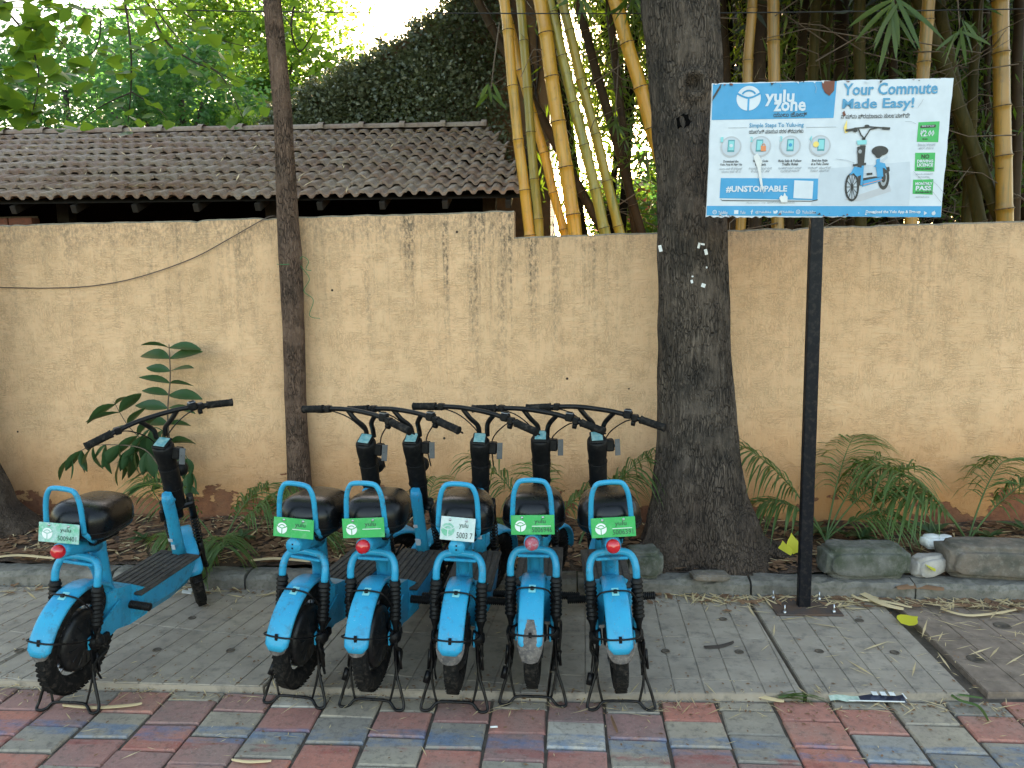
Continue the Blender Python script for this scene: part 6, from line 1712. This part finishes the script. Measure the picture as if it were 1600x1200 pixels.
def blade(pxs, w, mat, label, cat, name, z=.01, thick=.0):
    P = [G(x, y, z) for x, y in pxs]; P = smooth_path(P, 5); m = MB(); n = len(P); rows = []
    for i, p in enumerate(P):
        t = (P[min(i + 1, n - 1)] - P[max(i - 1, 0)]).normalized(); sd = Vector((-t.y, t.x, 0)); ww = w * (sin(pi * (i / (n - 1) * .94 + .03)) ** .5) / 2
        rows.append([p - sd * ww + Vector((0, 0, .001)), p + Vector((0, 0, .006 + w * .12)), p + sd * ww + Vector((0, 0, .001))])
    b = 0
    for a in rows: m.v.extend(tuple(q) for q in a)
    for i in range(n - 1):
        for j in (0, 1): m.f.append((i * 3 + j, i * 3 + j + 1, (i + 1) * 3 + j + 1, (i + 1) * 3 + j)); m.sm.append(True); m.mi.append(0)
    o = m.build(name, M[mat], recalc=False); tag(o, label, cat); return o
blade([(1288, 897), (1320, 915), (1350, 928), (1380, 944), (1412, 953)], .05, 'straw', 'broad dry bamboo sheath lying across the kerb by the post', 'dry leaf', 'dry_sheath', .02)
blade([(1300, 905), (1340, 935), (1380, 940), (1425, 950)], .02, 'straw', 'long dry blade below the broad sheath', 'dry leaf', 'dry_leaf', .012)
blade([(1470, 952), (1510, 962), (1560, 958), (1600, 950)], .02, 'straw', 'dry blade on the stained slab at the right', 'dry leaf', 'dry_leaf', .0)
blade([(1168, 1083), (1195, 1090), (1225, 1097)], .03, 'straw', 'orange dry leaf on the pavers left of the green leaf tuft', 'dry leaf', 'dry_leaf', -.02)
blade([(98, 1103), (150, 1106), (200, 1103), (222, 1100)], .022, 'straw', 'dry leaf under the stand of the lone scooter', 'dry leaf', 'dry_leaf', -.02)
blade([(362, 1188), (390, 1191), (424, 1190)], .014, 'straw', 'dry leaf on the pavers near the bottom edge', 'dry leaf', 'dry_leaf', -.02)
blade([(955, 1119), (960, 1133), (965, 1146)], .012, 'dry_leaf', 'orange brown leaf sliver on the pavers below the rightmost scooter', 'dry leaf', 'dry_leaf', -.02)
blade([(1385, 1062), (1440, 1078), (1490, 1085), (1535, 1092)], .012, 'leaf_palm', 'long green grass blade along the slab corner', 'grass blade', 'green_blade', -.01)
blade([(1480, 1082), (1500, 1095), (1530, 1105), (1545, 1128)], .016, 'leaf_palm', 'bent green blade hanging over the pavers at the right', 'grass blade', 'green_blade', -.012)
blade([(1100, 1012), (1125, 1010), (1146, 1004)], .03, 'twig_dark', 'dark dried leaf pressed on the slab right of the scooters', 'dry leaf', 'dark_leaf', .004)
blade([(1150, 938), (1172, 941), (1192, 938)], .035, 'dry_leaf', 'reddish brown leaf by the left bolts of the base plate', 'dry leaf', 'brown_leaf', .004)
blade([(1400, 920), (1430, 916), (1475, 922)], .07, 'dry_leaf', 'crumpled red brown leaf on the kerb below the rock', 'dry leaf', 'brown_leaf', .06)
blade([(1490, 945), (1508, 946), (1528, 948)], .04, 'dry_leaf', 'flat reddish leaf on the stained slab', 'dry leaf', 'brown_leaf', .0)
def yl(px, py, z, s, rot, label):
    o = link('yellow_leaf', hm_y, None, G(px, py, z), rot); o.scale = (s, s, s); tag(o, label, 'leaf', 'fallen yellow leaves'); return o
hm_y = heart_mesh(M['yellow_leaf'], 3)
yl(1240, 866, .12, .11, (1.3, .2, .5), 'upright yellow leaf between the big trunk and the post'); yl(1228, 872, .11, .09, (1.2, -.3, -.4), 'smaller yellow leaf leaning beside the upright one'); yl(1408, 974, .012, .10, (.25, .1, -1.1), 'yellow leaf lying on the slab edge right of the base plate')
yl(1462, 893, .13, .06, (.6, .1, .9), 'small yellow leaf on the pale rock')
# green leaf tuft on the pavers
tf = thing('leaf_tuft', G(1212, 1094, -.02), 0, 'fallen tuft of green blades lying on the front edge of the slab', 'leaves')
for k in range(16):
    a = random.gauss(.32, .28); mm = MB(); long_leaf(mm, (random.uniform(0, .03), random.uniform(-.01, .01), .012), (cos(a), sin(a), .12 + random.random() * .2), random.uniform(.12, .22), .008, .4, 5, random.uniform(-1, 1)); mm.build('leaf', M['leaf_palm'], tf, recalc=False)
# torn packet
pk = thing('torn_packet', G(1350, 1093, -.022), 0, 'flattened torn printed packet in the joint below the slab', 'litter')
m = MB(); rows = []
for i in range(11):
    u = i / 10; rows.append([(-.14 + .30 * u, -.022 + .004 * sin(i * 2.1), .004 + .003 * sin(i * 1.7)), (-.14 + .30 * u, .012, .014 + .005 * sin(i * 1.3)), (-.13 + .28 * u, .045 + .006 * sin(i * 3.1), .010 + .006 * cos(i * 2.0))])
for a in rows: m.v.extend(a)
for i in range(10):
    for j in (0, 1): m.f.append((i * 3 + j, i * 3 + j + 1, (i + 1) * 3 + j + 1, (i + 1) * 3 + j)); m.sm.append(False); m.mi.append(0 if i < 3 or j == 0 and i in (3,) else 1)
M['packet_green'] = simple('packet_green', (.22, .34, .26), .4, .3, 60, .3, 60, .002, col2=(.45, .52, .45)); M['packet_dark'] = simple('packet_dark', (.02, .025, .05), .35, .3, 30, .2, 60, .001)
m.build('foil', [M['packet_green'], M['packet_dark']], pk, recalc=False)
m = MB()
for k in range(3): m.box((.045 + k * .034, .012, .0215), (.022, .024, .001), Euler((.1, 0, 0)), 0)
m.box((.04, -.024, .008), (.22, .006, .003), None, .0005); m.box((.158, .006, .019), (.006, .05, .002), None, .0005); m.build('printed_label', M['paper'], pk)
m = MB(); m.tube([(0, 0, 0), (.028, .004, 0)], .004, 8); o = m.build('cigarette_stub', M['paper']); o.location = G(766, 1136, -.024); tag(o, 'white cigarette stub on a red paver', 'litter')
m = MB(); m.box((0, 0, 0), (.05, .03, .004), Euler((.2, .3, .4)), .001); m.box((.02, .01, .01), (.03, .02, .002), Euler((.5, .2, .9)), 0); o = m.build('paper_scrap', M['paper']); o.location = G(292, 925, .012); tag(o, 'crumpled white paper scrap beside the lone scooter front wheel', 'litter')
# palm stalk lying in the bed, dry palm sheaths
for k, (px, py, lb) in enumerate(((30, 868, 'pale dry stalk in the bed at the far left'), (430, 873, 'pale dry stalk in the bed left of the second scooter'))):
    blade([(px - 40, py + 4), (px, py), (px + 55, py + 5)], .03, 'straw', lb, 'dry stalk', 'dry_stalk', .125)
blade([(1452, 806), (1462, 840), (1472, 866)], .02, 'leaf_palm', 'upright pale green blade above the white scrap', 'grass blade', 'green_blade', .14)
